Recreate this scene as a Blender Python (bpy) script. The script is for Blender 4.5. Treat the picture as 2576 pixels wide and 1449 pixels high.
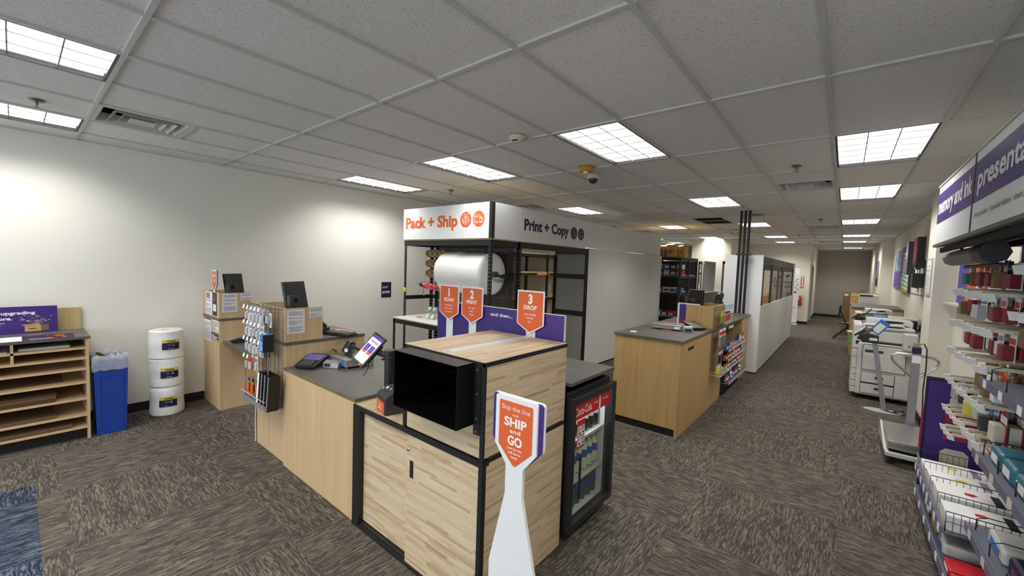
import bpy, math, random
from mathutils import Vector, Matrix
R_ = random.Random(7)
S = bpy.context.scene
for o in list(bpy.data.objects): bpy.data.objects.remove(o)
COL = S.collection
PI = math.pi
# ---------------- camera ----------------
yaw, pitch, roll = -0.683762, -0.057207, 0.0353465
fw = Vector((math.sin(yaw)*math.cos(pitch), math.cos(yaw)*math.cos(pitch), math.sin(pitch)))
r0 = Vector((math.cos(yaw), -math.sin(yaw), 0)); u0 = r0.cross(fw)
rr = r0*math.cos(roll)+u0*math.sin(roll); uu = -r0*math.sin(roll)+u0*math.cos(roll)
cam = bpy.data.cameras.new('camera'); camo = bpy.data.objects.new('camera', cam); COL.objects.link(camo)
cam.sensor_width = 36; cam.lens = 1024.86/2576*36; cam.clip_start = .02; cam.clip_end = 200
mt = Matrix((rr, uu, -fw)).transposed().to_4x4(); mt.translation = Vector((0.7525, -0.419, 1.785))
camo.matrix_world = mt
S.camera = camo
# ---------------- world (daylight outside the shop front, behind the camera) ----------------
W = bpy.data.worlds.new('world'); S.world = W; W.use_nodes = True
W.node_tree.nodes['Background'].inputs[0].default_value = (.80, .88, 1, 1)
W.node_tree.nodes['Background'].inputs[1].default_value = 3.2
S.view_settings.view_transform = 'Standard'; S.view_settings.look = 'None'
S.cycles.max_bounces = 8; S.cycles.diffuse_bounces = 4; S.cycles.glossy_bounces = 3; S.cycles.transparent_max_bounces = 12
S.view_settings.gamma = 1; S.view_settings.use_curve_mapping = False
S.view_settings.exposure = 0.55
LAMP = 11.5      # luminous strength of the troffers straight down
CE = 2.877
# ---------------- node helper ----------------
class N:
    def __init__(s, name):
        s.m = bpy.data.materials.new(name); s.m.use_nodes = True; s.t = s.m.node_tree
        s.b = s.t.nodes['Principled BSDF']; s.out = s.t.nodes['Material Output']
    def n(s, typ, ins={}, **kw):
        x = s.t.nodes.new(typ)
        for k, v in kw.items(): setattr(x, k, v)
        for k, v in ins.items(): s.set(x.inputs[k], v)
        return x
    def set(s, sock, v):
        if isinstance(v, bpy.types.NodeSocket): s.t.links.new(v, sock)
        else: sock.default_value = v
    def ma(s, op, a, b=0, c=0):
        x = s.n('ShaderNodeMath', {0: a, 1: b, 2: c}, operation=op); return x.outputs[0]
    def mix(s, f, a, b):
        x = s.n('ShaderNodeMix', {0: f, 6: a, 7: b}, data_type='RGBA'); return x.outputs[2]
    def fmix(s, f, a, b):
        x = s.n('ShaderNodeMix', {0: f, 2: a, 3: b}, data_type='FLOAT'); return x.outputs[0]
    def vec(s, x=0, y=0, z=0): return s.n('ShaderNodeCombineXYZ', {0: x, 1: y, 2: z}).outputs[0]
    def pos(s):
        g = s.n('ShaderNodeNewGeometry'); q = s.n('ShaderNodeSeparateXYZ', {0: g.outputs['Position']})
        nn = s.n('ShaderNodeSeparateXYZ', {0: g.outputs['True Normal']})
        s.g = g
        return q.outputs[0], q.outputs[1], q.outputs[2], nn.outputs[2]
    def white(s, v): return s.n('ShaderNodeTexWhiteNoise', {0: v}, noise_dimensions='3D').outputs[0]
    def noise(s, v, sc=1, det=2, ro=.5): return s.n('ShaderNodeTexNoise', {'Vector': v, 'Scale': sc, 'Detail': det, 'Roughness': ro}).outputs[0]
    def ramp(s, f, *st):
        x = s.n('ShaderNodeValToRGB', {0: f}); e = x.color_ramp.elements
        while len(e) < len(st): e.new(.5)
        for i, (p, c) in enumerate(st): e[i].position = p; e[i].color = (*c, 1) if len(c) == 3 else c
        return x.outputs[0]
    def bump(s, h, st=.3, d=.002):
        s.set(s.b.inputs['Normal'], s.n('ShaderNodeBump', {'Height': h, 'Strength': st, 'Distance': d}).outputs[0])
def lin(h):
    if isinstance(h, tuple): return h
    c = [int(h[i:i+2], 16)/255 for i in (0, 2, 4)]
    return tuple((x/12.92 if x <= .04045 else ((x+.055)/1.055)**2.4) for x in c)
MATS = {}
def mat(name, col, rough=.5, metal=0, spec=.5, var=.06, scale=30, **kw):
    """plain procedural material: a little tonal mottling so that nothing is dead flat"""
    if name in MATS: return MATS[name]
    k = N(name); c = lin(col)
    x, y, z, nz = k.pos()
    f = k.noise(k.g.outputs['Position'], scale, 3)
    a = tuple(max(0, v*(1-var)) for v in c)+(1,); b = tuple(min(1, v*(1+var)) for v in c)+(1,)
    k.set(k.b.inputs['Base Color'], k.mix(f, a, b))
    k.b.inputs['Roughness'].default_value = rough; k.b.inputs['Metallic'].default_value = metal
    k.b.inputs['Specular IOR Level'].default_value = spec
    for kk, v in kw.items(): k.b.inputs[kk].default_value = v
    MATS[name] = k.m; return k.m
def emis(name, col, st):
    k = N(name); c = lin(col)
    k.b.inputs['Base Color'].default_value = (*c, 1); k.b.inputs['Emission Color'].default_value = (*c, 1)
    k.b.inputs['Emission Strength'].default_value = st; MATS[name] = k.m; return k.m
# ---------------- materials ----------------
def dash(k, u, v, rowh, L, seed=0.0):
    """random value per dash: rows rowh high, dashes about L long, offset row by row"""
    row = k.ma('FLOOR', k.ma('DIVIDE', v, rowh)); r1 = k.white(k.vec(row, seed, 3.1))
    c = k.ma('FLOOR', k.ma('ADD', k.ma('DIVIDE', u, k.ma('MULTIPLY', k.ma('ADD', r1, .6), L)), k.ma('MULTIPLY', r1, 17.3)))
    return k.white(k.vec(row, c, seed)), row
def carpet(name, dk, md, lt, blue=False):
    k = N(name); x, y, z, nz = k.pos(); T = .887
    ix = k.ma('FLOOR', k.ma('DIVIDE', k.ma('ADD', x, .067), T)); iy = k.ma('FLOOR', k.ma('DIVIDE', k.ma('SUBTRACT', y, .66), T))
    par = k.ma('ABSOLUTE', k.ma('MODULO', k.ma('ADD', ix, iy), 2))      # 1: strokes along X
    wob = k.ma('MULTIPLY', k.ma('SUBTRACT', k.noise(k.g.outputs['Position'], 22, 1), .5), .012)
    x2 = k.ma('ADD', x, wob); y2 = k.ma('ADD', y, wob)
    u = k.fmix(par, y2, x2); v = k.fmix(par, x2, y2)
    tid = k.ma('ADD', k.ma('MULTIPLY', ix, 7.7), k.ma('MULTIPLY', iy, 3.3))
    d1, row = dash(k, u, v, .0062, .05, tid); d2, _ = dash(k, u, v, .034, .22, k.ma('ADD', tid, 5.0))
    f = k.ma('ADD', k.ma('MULTIPLY', d1, .86), k.ma('MULTIPLY', d2, .14))
    f = k.ma('ADD', f, k.ma('MULTIPLY', k.ma('SUBTRACT', k.noise(k.g.outputs['Position'], 3.5, 3), .5), .25))
    cc = k.ramp(f, (.15, lin(dk)), (.55, lin(md)), (.95, lin(lt)))
    fine = k.noise(k.g.outputs['Position'], 350, 2)
    cc = k.mix(k.ma('MULTIPLY', fine, .35), cc, (*[c*.5 for c in lin(md)], 1))
    k.set(k.b.inputs['Base Color'], cc); k.b.inputs['Roughness'].default_value = .97; k.b.inputs['Specular IOR Level'].default_value = .15
    k.bump(k.ma('ADD', d1, fine), .5, .004)
    return k.m
M_carpet = carpet('carpet_brown', '443f3a', '5c5650', '847b6c')
M_blue = carpet('carpet_blue', '262c3a', '3c4456', '727988')
def ceiling_mat():
    k = N('acoustic_tile'); x, y, z, nz = k.pos()
    a = k.noise(k.g.outputs['Position'], 120, 2, .6); b = k.noise(k.g.outputs['Position'], 4, 2)
    pit = k.ramp(a, (.60, (0, 0, 0)), (.68, (1, 1, 1)))
    ix = k.ma('FLOOR', k.ma('DIVIDE', x, .61)); iy = k.ma('FLOOR', k.ma('DIVIDE', y, 1.22))
    tone = k.ma('ADD', .97, k.ma('MULTIPLY', k.white(k.vec(ix, iy, 1.0)), .06))
    base = k.mix(pit, (.76, .755, .74, 1), (.40, .395, .385, 1))
    k.set(k.b.inputs['Base Color'], k.n('ShaderNodeVectorMath', {0: base, 3: tone}, operation='SCALE').outputs[0])
    k.b.inputs['Roughness'].default_value = .95; k.b.inputs['Specular IOR Level'].default_value = .1
    k.bump(k.ma('SUBTRACT', 1, a), .4, .003)
    return k.m
M_tile = ceiling_mat()
M_tee = mat('tee_bar_white', (.56, .56, .545), .5)
def wall_mat(name, c, c2):
    k = N(name); x, y, z, nz = k.pos()
    a = k.noise(k.g.outputs['Position'], 1.6, 4); m = k.noise(k.g.outputs['Position'], 260, 2)
    scuff = k.noise(k.vec(k.ma('MULTIPLY', x, 6), k.ma('MULTIPLY', y, 6), k.ma('MULTIPLY', z, 30)), 1, 4, .7)
    cc = k.mix(a, (*c, 1), (*c2, 1)); s2 = k.ramp(scuff, (.72, (0, 0, 0)), (.80, (1, 1, 1)))
    cc = k.mix(k.ma('MULTIPLY', s2, .22), cc, (*[v*.75 for v in c], 1))
    k.set(k.b.inputs['Base Color'], cc); k.b.inputs['Roughness'].default_value = .75; k.b.inputs['Specular IOR Level'].default_value = .25
    k.bump(m, .15, .001); return k.m
M_wall = wall_mat('wall_paint_cream', (.76, .73, .635), (.785, .755, .66))
M_wallw = wall_mat('wall_paint_white', (.775, .765, .70), (.795, .785, .72))
M_walld = wall_mat('wall_paint_taupe', (.40, .365, .32), (.42, .385, .34))
def maple(name, a, b, c, along_z=True):
    k = N(name); x, y, z, nz = k.pos(); h = k.ma('ADD', x, y)
    v = k.vec(k.ma('MULTIPLY', h, 26), k.ma('MULTIPLY', z, 1.3), k.ma('MULTIPLY', k.ma('SUBTRACT', x, y), 2))
    f = k.noise(v, 1, 5, .6); f2 = k.noise(k.vec(k.ma('MULTIPLY', h, 160), k.ma('MULTIPLY', z, 6), 0), 1, 2)
    f = k.ma('ADD', k.ma('MULTIPLY', f, .75), k.ma('MULTIPLY', f2, .25))
    k.set(k.b.inputs['Base Color'], k.ramp(f, (.3, lin(a)), (.5, lin(b)), (.72, lin(c))))
    k.b.inputs['Roughness'].default_value = .42; k.b.inputs['Specular IOR Level'].default_value = .4
    return k.m
M_maple = maple('maple_laminate', 'c0a27b', 'ccaf88', 'd8bd98')
M_mapley = maple('maple_laminate_yellow', 'ad8d5b', 'ba9a67', 'c6a776')
M_ply = maple('raw_board', 'b09a6c', 'b9a375', 'c4af82')
def staves(name, tones, dkk):
    k = N(name); x, y, z, nz = k.pos(); up = k.ma('GREATER_THAN', k.ma('ABSOLUTE', nz), .5)
    u = k.fmix(up, k.ma('ADD', x, y), y); v = k.fmix(up, z, x)
    d, row = dash(k, u, v, .017, .26, 2.0)
    g = k.noise(k.vec(k.ma('MULTIPLY', u, 5), k.ma('MULTIPLY', v, 170), k.ma('MULTIPLY', row, 3.7)), 1, 4, .65)
    g2 = k.noise(k.vec(k.ma('MULTIPLY', u, 2.2), k.ma('MULTIPLY', v, 30), k.ma('MULTIPLY', d, 30)), 1, 3, .6)
    f = k.ma('ADD', k.ma('MULTIPLY', k.ma('POWER', d, 2.0), .22), k.ma('ADD', k.ma('MULTIPLY', g, .42), k.ma('MULTIPLY', g2, .34)))
    k.set(k.b.inputs['Base Color'], k.ramp(f, (.27, lin(tones[0])), (.46, lin(tones[1])), (.60, lin(tones[2])), (.76, lin(dkk))))
    k.b.inputs['Roughness'].default_value = .5; k.b.inputs['Specular IOR Level'].default_value = .35
    return k.m
M_stave = staves('butcher_block_laminate', ('dccbb0', 'cdb695', 'b89d7b'), '8f7455')
def speck(name, a, b, rough, sc=70, metal=0):
    k = N(name); x, y, z, nz = k.pos(); f = k.noise(k.g.outputs['Position'], sc, 4, .7); f2 = k.noise(k.g.outputs['Position'], 5, 2)
    f = k.ma('ADD', k.ma('MULTIPLY', f, .6), k.ma('MULTIPLY', f2, .4))
    k.set(k.b.inputs['Base Color'], k.ramp(f, (.35, lin(a)), (.65, lin(b)))); k.b.inputs['Roughness'].default_value = rough
    k.b.inputs['Metallic'].default_value = metal; k.b.inputs['Specular IOR Level'].default_value = .4
    return k.m
M_slab = speck('grey_laminate_top', '56534f', '676460', .42)
M_edge = speck('dark_laminate_edge', '3f3c3a', '4b4845', .5)
M_core = speck('chipboard_core', '5b4d3a', '8a7658', .9, 160)
M_black = mat('black_powder_coat', (.012, .012, .013), .45)
M_blackm = mat('black_matte', (.008, .008, .009), .7)
M_plast = mat('black_plastic', (.018, .018, .02), .38)
M_grey = mat('grey_plastic', (.10, .10, .105), .45)
M_dgrey = mat('dark_grey_plastic', (.04, .04, .043), .42)
M_lgrey = mat('light_grey_plastic', (.55, .55, .53), .45)
M_putty = mat('copier_white', (.62, .62, .585), .45)
M_white = mat('white_board', (.80, .81, .83), .45, var=.02)
M_wpanel = mat('white_wall_panel', (.72, .73, .70), .35, var=.02, scale=5)
M_gpanel = mat('grey_cubicle_panel', (.36, .355, .34), .7, scale=300)
M_beige = mat('beige_board', (.52, .45, .34), .8)
M_steel = mat('brushed_steel', (.55, .55, .53), .32, 1.0)
M_galv = mat('painted_grey_metal', (.30, .30, .32), .4, .3)
M_wire = mat('grey_wire', (.25, .25, .25), .4, .7)
M_wblk = mat('black_wire', (.02, .02, .02), .45, .3)
M_chrome = mat('chrome', (.7, .7, .7), .15, 1.0)
M_base = mat('black_vinyl_base', (.008, .008, .008), .5)
M_purple = mat('purple_print', '3b2478', .45, var=.03)
M_violet = mat('violet_print', '4d3d98', .5, var=.03)
M_dpurple = mat('dark_purple_print', '1f1640', .45)
M_orange = mat('orange_print', 'e0622a', .5, var=.02)
M_paper = mat('white_paper', (.82, .82, .82), .7, var=.02)
M_ink = mat('black_ink', '231c38', .6)
M_inkg = mat('grey_print', '8d8aa0', .7)
M_inkw = mat('white_print', (.86, .86, .86), .5, var=.01)
M_card = mat('brown_cardboard', '7a5f42', .85, scale=60)
M_cardl = mat('light_cardboard', 'c19c62', .85, scale=60)
M_blue_p = mat('blue_bin_plastic', '1c409c', .4)
M_red = mat('red_print', 'c8202a', .45)
M_dred = mat('dark_red_print', '7c1520', .45)
M_crim = mat('crimson_plastic', 'a0183c', .4)
M_skyb = mat('blue_print', '2a78c8', .45)
M_teal = mat('teal_plastic', '2f6f84', .4)
M_green = mat('green_print', '6aa23c', .5)
M_yel = mat('yellow_print', 'd8cc4c', .5)
M_gold = mat('amber_plastic', 'c58a2a', .4)
M_cream = mat('cream_plastic', 'd8d2bd', .45)
M_tan = mat('tape_tan', 'a89560', .3)
M_track = mat('price_channel_grey', '6c6a84', .4)
M_deck = mat('grey_shelf_steel', '6a6e7c', .5, .2)
M_bubble = None
def bubble():
    k = N('bubble_wrap'); x, y, z, nz = k.pos()
    v = k.n('ShaderNodeTexVoronoi', {'Vector': k.g.outputs['Position'], 'Scale': 62}, feature='F1'); d = v.outputs['Distance']
    k.set(k.b.inputs['Base Color'], k.ramp(d, (.1, (.92, .93, .92)), (.75, (.80, .81, .80))))
    k.b.inputs['Roughness'].default_value = .4; k.b.inputs['Transmission Weight'].default_value = 0.0
    k.b.inputs['Subsurface Weight'].default_value = .0
    k.bump(k.ma('SUBTRACT', 1, d), .35, .004); return k.m
M_bubble = bubble()
def film(name, col, alpha):
    k = N(name); t = k.n('ShaderNodeBsdfTransparent'); k.b.inputs['Base Color'].default_value = (*col, 1); k.b.inputs['Roughness'].default_value = .15
    w = k.noise(k.pos() and k.g.outputs['Position'], 18, 4, .7); f = k.ma('ADD', alpha, k.ma('MULTIPLY', k.ma('SUBTRACT', w, .5), .5))
    x = k.n('ShaderNodeMixShader', {0: f, 1: t.outputs[0], 2: k.b.outputs[0]}); k.set(k.out.inputs[0], x.outputs[0]); k.bump(w, .8, .01); return k.m
M_film = film('bag_film', (.72, .76, .85), .45)
M_clear = film('clear_plastic', (.8, .82, .84), .28)
def glass(name, tint=(1, 1, 1), refl=.5):
    k = N(name); t = k.n('ShaderNodeBsdfTransparent', {0: (*tint, 1)}); g = k.n('ShaderNodeBsdfGlossy', {0: (1, 1, 1, 1), 1: .02})
    k.pos(); dt = k.n('ShaderNodeVectorMath', {0: k.g.outputs['Incoming'], 1: k.g.outputs['Normal']}, operation='DOT_PRODUCT').outputs['Value']; f = k.ma('MULTIPLY', k.ma('ADD', k.ma('MULTIPLY', k.ma('POWER', k.ma('SUBTRACT', 1, k.ma('ABSOLUTE', dt)), 5), .95), .04), refl)
    x = k.n('ShaderNodeMixShader', {0: f, 1: t.outputs[0], 2: g.outputs[0]}); k.set(k.out.inputs[0], x.outputs[0]); return k.m
M_glass = glass('clear_glass', (.95, .97, .96))
M_tglass = glass('tinted_window_glass', (.80, .77, .73))
def holes(name, c, step=.025, r=.3):
    k = N(name); x, y, z, nz = k.pos(); h = k.ma('ADD', x, y)
    fx = k.ma('SUBTRACT', k.ma('FRACT', k.ma('DIVIDE', h, step)), .5); fz = k.ma('SUBTRACT', k.ma('FRACT', k.ma('DIVIDE', z, step)), .5)
    d = k.ma('SQRT', k.ma('ADD', k.ma('MULTIPLY', fx, fx), k.ma('MULTIPLY', fz, fz)))
    f = k.ma('LESS_THAN', d, r)
    t = k.n('ShaderNodeBsdfTransparent'); k.b.inputs['Base Color'].default_value = (*c, 1); k.b.inputs['Roughness'].default_value = .45
    xx = k.n('ShaderNodeMixShader', {0: f, 1: k.b.outputs[0], 2: t.outputs[0]}); k.set(k.out.inputs[0], xx.outputs[0]); return k.m
M_peg = holes('perforated_black_steel', (.012, .012, .013), .0254, .2)
def slots(name):
    k = N(name); x, y, z, nz = k.pos()
    f = k.ma('LESS_THAN', k.ma('ABSOLUTE', k.ma('SUBTRACT', k.ma('FRACT', k.ma('DIVIDE', z, .05)), .5)), .16)
    g = k.n('ShaderNodeTexCoord').outputs['UV']; q = k.n('ShaderNodeSeparateXYZ', {0: g})
    f2 = k.ma('LESS_THAN', k.ma('ABSOLUTE', k.ma('SUBTRACT', q.outputs[0], .5)), .14)
    f = k.ma('MULTIPLY', f, f2)
    t = k.n('ShaderNodeBsdfTransparent'); k.b.inputs['Base Color'].default_value = (.013, .013, .014, 1); k.b.inputs['Roughness'].default_value = .4
    xx = k.n('ShaderNodeMixShader', {0: f, 1: k.b.outputs[0], 2: t.outputs[0]}); k.set(k.out.inputs[0], xx.outputs[0]); return k.m
M_slot = slots('slotted_black_post')
def troffer_mat():
    """parabolic troffer: strong light downwards, faint at glancing angles"""
    k = N('troffer_light'); x, y, z, nz = k.pos(); k.b.inputs['Base Color'].default_value = (.8, .8, .8, 1)
    inc = k.n('ShaderNodeSeparateXYZ', {0: k.g.outputs['Incoming']}); c = k.ma('ABSOLUTE', inc.outputs[2])
    mr = k.n('ShaderNodeMapRange', {0: c, 1: .34, 2: .66, 3: .62, 4: LAMP}, interpolation_type='SMOOTHSTEP')
    k.b.inputs['Emission Color'].default_value = (1, .975, .93, 1)
    tc = k.n('ShaderNodeSeparateXYZ', {0: k.n('ShaderNodeTexCoord').outputs['Object']})
    fx = k.ma('ABSOLUTE', k.ma('SUBTRACT', k.ma('FRACT', k.ma('DIVIDE', k.ma('ADD', tc.outputs[0], .28), .1867)), .5)); fy = k.ma('FRACT', k.ma('DIVIDE', k.ma('ADD', tc.outputs[1], .585), .195))
    g = k.ma('ADD', .80, k.ma('ADD', k.ma('MULTIPLY', fx, .36), k.ma('MULTIPLY', fy, .22)))          # brightness gradient painted into each flat cell, like a curved reflector
    k.set(k.b.inputs['Emission Strength'], k.ma('MULTIPLY', mr.outputs[0], g)); return k.m
M_lamp = troffer_mat()
# ---------------- mesh building ----------------
class MB:
    def __init__(s): s.v = []; s.f = []; s.mi = []; s.m = 0
    def add(s, vs, fs):
        b = len(s.v); s.v += [Vector(p) for p in vs]
        for f in fs: s.f.append([b+i for i in f]); s.mi.append(s.m)
        return s
    def mt(s, i): s.m = i; return s
    def box(s, x0, y0, z0, x1, y1, z1):
        if x1 < x0: x0, x1 = x1, x0
        if y1 < y0: y0, y1 = y1, y0
        if z1 < z0: z0, z1 = z1, z0
        return s.add([(x0, y0, z0), (x1, y0, z0), (x1, y1, z0), (x0, y1, z0), (x0, y0, z1), (x1, y0, z1), (x1, y1, z1), (x0, y1, z1)],
                     [(0, 3, 2, 1), (4, 5, 6, 7), (0, 1, 5, 4), (1, 2, 6, 5), (2, 3, 7, 6), (3, 0, 4, 7)])
    def rbox(s, c, d, rz=0, rx=0, ry=0):
        m = Matrix.Translation(c) @ Matrix.Rotation(rz, 4, 'Z') @ Matrix.Rotation(ry, 4, 'Y') @ Matrix.Rotation(rx, 4, 'X')
        b = len(s.v); s.box(-d[0]/2, -d[1]/2, -d[2]/2, d[0]/2, d[1]/2, d[2]/2)
        for i in range(b, len(s.v)): s.v[i] = m @ s.v[i]
        return s
    def xf(s, m, start=0):
        for i in range(start, len(s.v)): s.v[i] = m @ s.v[i]
        return s
    def cyl(s, p, q, r, n=12, r2=None, caps=True):
        p = Vector(p); q = Vector(q); r2 = r if r2 is None else r2; d = (q-p).normalized()
        a = d.orthogonal().normalized(); b = d.cross(a)
        vs = [p+(a*math.cos(2*PI*i/n)+b*math.sin(2*PI*i/n))*r for i in range(n)]+[q+(a*math.cos(2*PI*i/n)+b*math.sin(2*PI*i/n))*r2 for i in range(n)]
        fs = [(i, (i+1) % n, n+(i+1) % n, n+i) for i in range(n)]
        if caps: fs += [tuple(range(n))[::-1], tuple(range(n, 2*n))]
        return s.add(vs, fs)
    def tube(s, pts, r, n=6, closed=False):
        pts = [Vector(p) for p in pts]; m = len(pts); vs = []; prev = None
        for i, p in enumerate(pts):
            if closed: d = (pts[(i+1) % m]-pts[i-1]).normalized()
            else: d = (pts[min(i+1, m-1)]-pts[max(i-1, 0)]).normalized()
            a = d.orthogonal().normalized() if prev is None else (prev-d*prev.dot(d)).normalized()
            prev = a; b = d.cross(a)
            vs += [p+(a*math.cos(2*PI*j/n)+b*math.sin(2*PI*j/n))*r for j in range(n)]
        fs = []
        for i in range(m if closed else m-1):
            k = (i+1) % m
            for j in range(n): fs.append((i*n+j, i*n+(j+1) % n, k*n+(j+1) % n, k*n+j))
        if not closed: fs += [tuple(range(n))[::-1], tuple((m-1)*n+j for j in range(n))]
        return s.add(vs, fs)
    def lathe(s, prof, c, n=24, ax='z'):
        vs = []; c = Vector(c)
        for r, h in prof:
            for j in range(n):
                a = 2*PI*j/n; x, y = r*math.cos(a), r*math.sin(a)
                p = (x, y, h) if ax == 'z' else ((h, x, y) if ax == 'x' else (x, h, y))
                vs.append(c+Vector(p))
        fs = []
        for i in range(len(prof)-1):
            for j in range(n): fs.append((i*n+j, i*n+(j+1) % n, (i+1)*n+(j+1) % n, (i+1)*n+j))
        if prof[0][0] > 1e-6: fs.append(tuple(range(n))[::-1])
        if prof[-1][0] > 1e-6: fs.append(tuple((len(prof)-1)*n+j for j in range(n)))
        return s.add(vs, fs)
    def prism(s, poly, O, U, V, t):
        """polygon in the plane O + a*U + b*V, thickness t along U x V"""
        O, U, V = Vector(O), Vector(U), Vector(V); w = U.cross(V).normalized()*t; n = len(poly)
        vs = [O+U*a+V*b for a, b in poly]+[O+U*a+V*b+w for a, b in poly]
        return s.add(vs, [tuple(range(n))[::-1], tuple(range(n, 2*n))]+[(i, (i+1) % n, n+(i+1) % n, n+i) for i in range(n)])
    def quad(s, a, b, c, d): return s.add([a, b, c, d], [(0, 1, 2, 3)])
def M_of(o):
    m = Matrix.Translation(o.location) @ Matrix.Rotation(o.rotation_euler.z, 4, 'Z')
    return M_of(o.parent) @ m if o.parent else m
def thing(name, label, cat, loc=(0, 0, 0), rz=0, group=None, local=False):
    o = bpy.data.objects.new(name, None); COL.objects.link(o); o.empty_display_size = .05
    o.location = loc; o.rotation_euler.z = rz; o['label'] = label; o['category'] = cat
    if group: o['group'] = group
    if local: LOC.add(o.name)
    return o
LOC = set()
def root_of(o):
    while o.parent: o = o.parent
    return o
def obj(name, mb, mats, parent=None, bevel=0, smooth=False, base=None, label=None, kind=None):
    me = bpy.data.meshes.new(name)
    vs = mb.v
    if parent is not None and root_of(parent).name not in LOC:
        inv = M_of(parent).inverted(); vs = [inv @ p for p in vs]
    elif parent is None and base is not None:
        b = Vector(base); vs = [p-b for p in vs]
    me.from_pydata([tuple(p) for p in vs], [], mb.f)
    if not isinstance(mats, (list, tuple)): mats = [mats]
    for m in mats: me.materials.append(m)
    if len(mats) > 1: me.polygons.foreach_set('material_index', mb.mi)
    if any(m is M_slot for m in mats):
        uv = me.uv_layers.new(); 
        for p in me.polygons:
            for k, li in enumerate(p.loop_indices): uv.data[li].uv = ((0, 0), (1, 0), (1, 1), (0, 1))[k % 4]
    if smooth:
        me.polygons.foreach_set('use_smooth', [True]*len(me.polygons))
        try: me.set_sharp_from_angle(angle=math.radians(40))
        except Exception: pass
    me.update()
    o = bpy.data.objects.new(name, me); COL.objects.link(o)
    if parent is not None: o.parent = parent
    elif base is not None: o.location = base
    if bevel:
        md = o.modifiers.new('bevel', 'BEVEL'); md.width = bevel; md.segments = 2; md.limit_method = 'ANGLE'; md.angle_limit = math.radians(50)
    if label: o['label'] = label
    if kind: o['kind'] = kind
    return o
def tag(o, label, cat, group=None, kind=None):
    o['label'] = label; o['category'] = cat
    if group: o['group'] = group
    if kind: o['kind'] = kind
    return o
def struct(name, mb, mats, **k): o = obj(name, mb, mats, **k); o['kind'] = 'structure'; return o
def solo(name, mb, mats, label, cat, group=None, base=None, **k):
    if base is None:
        xs = [p.x for p in mb.v]; ys = [p.y for p in mb.v]; zs = [p.z for p in mb.v]
        base = ((min(xs)+max(xs))/2, (min(ys)+max(ys))/2, min(zs))
    return tag(obj(name, mb, mats, base=base, **k), label, cat, group)
def dup(root, loc, rz=None, label=None, group=None):
    r = root.copy(); COL.objects.link(r); r.location = loc
    if rz is not None: r.rotation_euler.z = rz
    if label: r['label'] = label
    if group: r['group'] = group
    for ch in list(root.children):
        c = ch.copy(); COL.objects.link(c); c.parent = r
        for g in list(ch.children):
            d = g.copy(); COL.objects.link(d); d.parent = c
    return r
# ---------------- lettering ----------------
_tc = {}
def glyphs(s, bold):
    if (s, bold) in _tc: return _tc[(s, bold)]
    cu = bpy.data.curves.new('t', 'FONT'); cu.body = s; cu.size = 1; cu.offset = bold; cu.resolution_u = 3; cu.fill_mode = 'FRONT'
    o = bpy.data.objects.new('t', cu); me = bpy.data.meshes.new_from_object(o)
    vs = [(v.co.x, v.co.y) for v in me.vertices]; fs = [tuple(p.vertices) for p in me.polygons]
    bpy.data.objects.remove(o); bpy.data.curves.remove(cu); bpy.data.meshes.remove(me)
    _tc[(s, bold)] = (vs, fs); return vs, fs
CAPH = None
def write(mb, lines, O, U, V):
    """lines: (text, u, v_baseline, cap height, width or None, bold, align) on the plane O,U,V"""
    global CAPH
    if CAPH is None: CAPH = max(v[1] for v in glyphs('H', 0)[0])
    O, U, V = Vector(O), Vector(U).normalized(), Vector(V).normalized()
    for L in lines:
        t, u, v, h = L[:4]; wid = L[4] if len(L) > 4 else None; bo = L[5] if len(L) > 5 else 0; al = L[6] if len(L) > 6 else 'c'
        vs, fs = glyphs(t, bo)
        if not vs: continue
        x0 = min(p[0] for p in vs); x1 = max(p[0] for p in vs); sy = h/CAPH; sx = wid/(x1-x0) if wid else sy*.92
        off = {'c': (x0+x1)/2, 'l': x0, 'r': x1}[al]
        mb.add([O+U*(u+(p[0]-off)*sx)+V*(v+p[1]*sy) for p in vs], fs)
    return mb
def fineprint(mb, O, U, V, w, h, n, rnd, fill=.55, gaps=()):
    """rows of small unreadable print"""
    O, U, V = Vector(O), Vector(U), Vector(V); st = h/n
    for i in range(n):
        if i in gaps: continue
        ww = w*(1 if rnd.random() > .25 else rnd.uniform(.35, .8)); y = h-(i+.8)*st
        mb.quad(O+V*y, O+U*ww+V*y, O+U*ww+V*(y+st*fill), O+V*(y+st*fill))
    return mb
XP, XN, YP, YN, ZP = Vector((1, 0, 0)), Vector((-1, 0, 0)), Vector((0, 1, 0)), Vector((0, -1, 0)), Vector((0, 0, 1))
# ======================= the shell =======================
XW, XR, Y0, YE = -5.28, 1.77, -4.6, 22.2
m = MB(); m.quad((XW, -.35, 0), (XR, -.35, 0), (XR, YE, 0), (XW, YE, 0)); m.quad((XW, Y0, 0), (-3.88, Y0, 0), (-3.88, -.35, 0), (XW, -.35, 0))
m.mt(1).quad((-3.88, Y0, 0), (XR, Y0, 0), (XR, -.35, 0), (-3.88, -.35, 0))
struct('floor', m, [M_carpet, M_blue])
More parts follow.
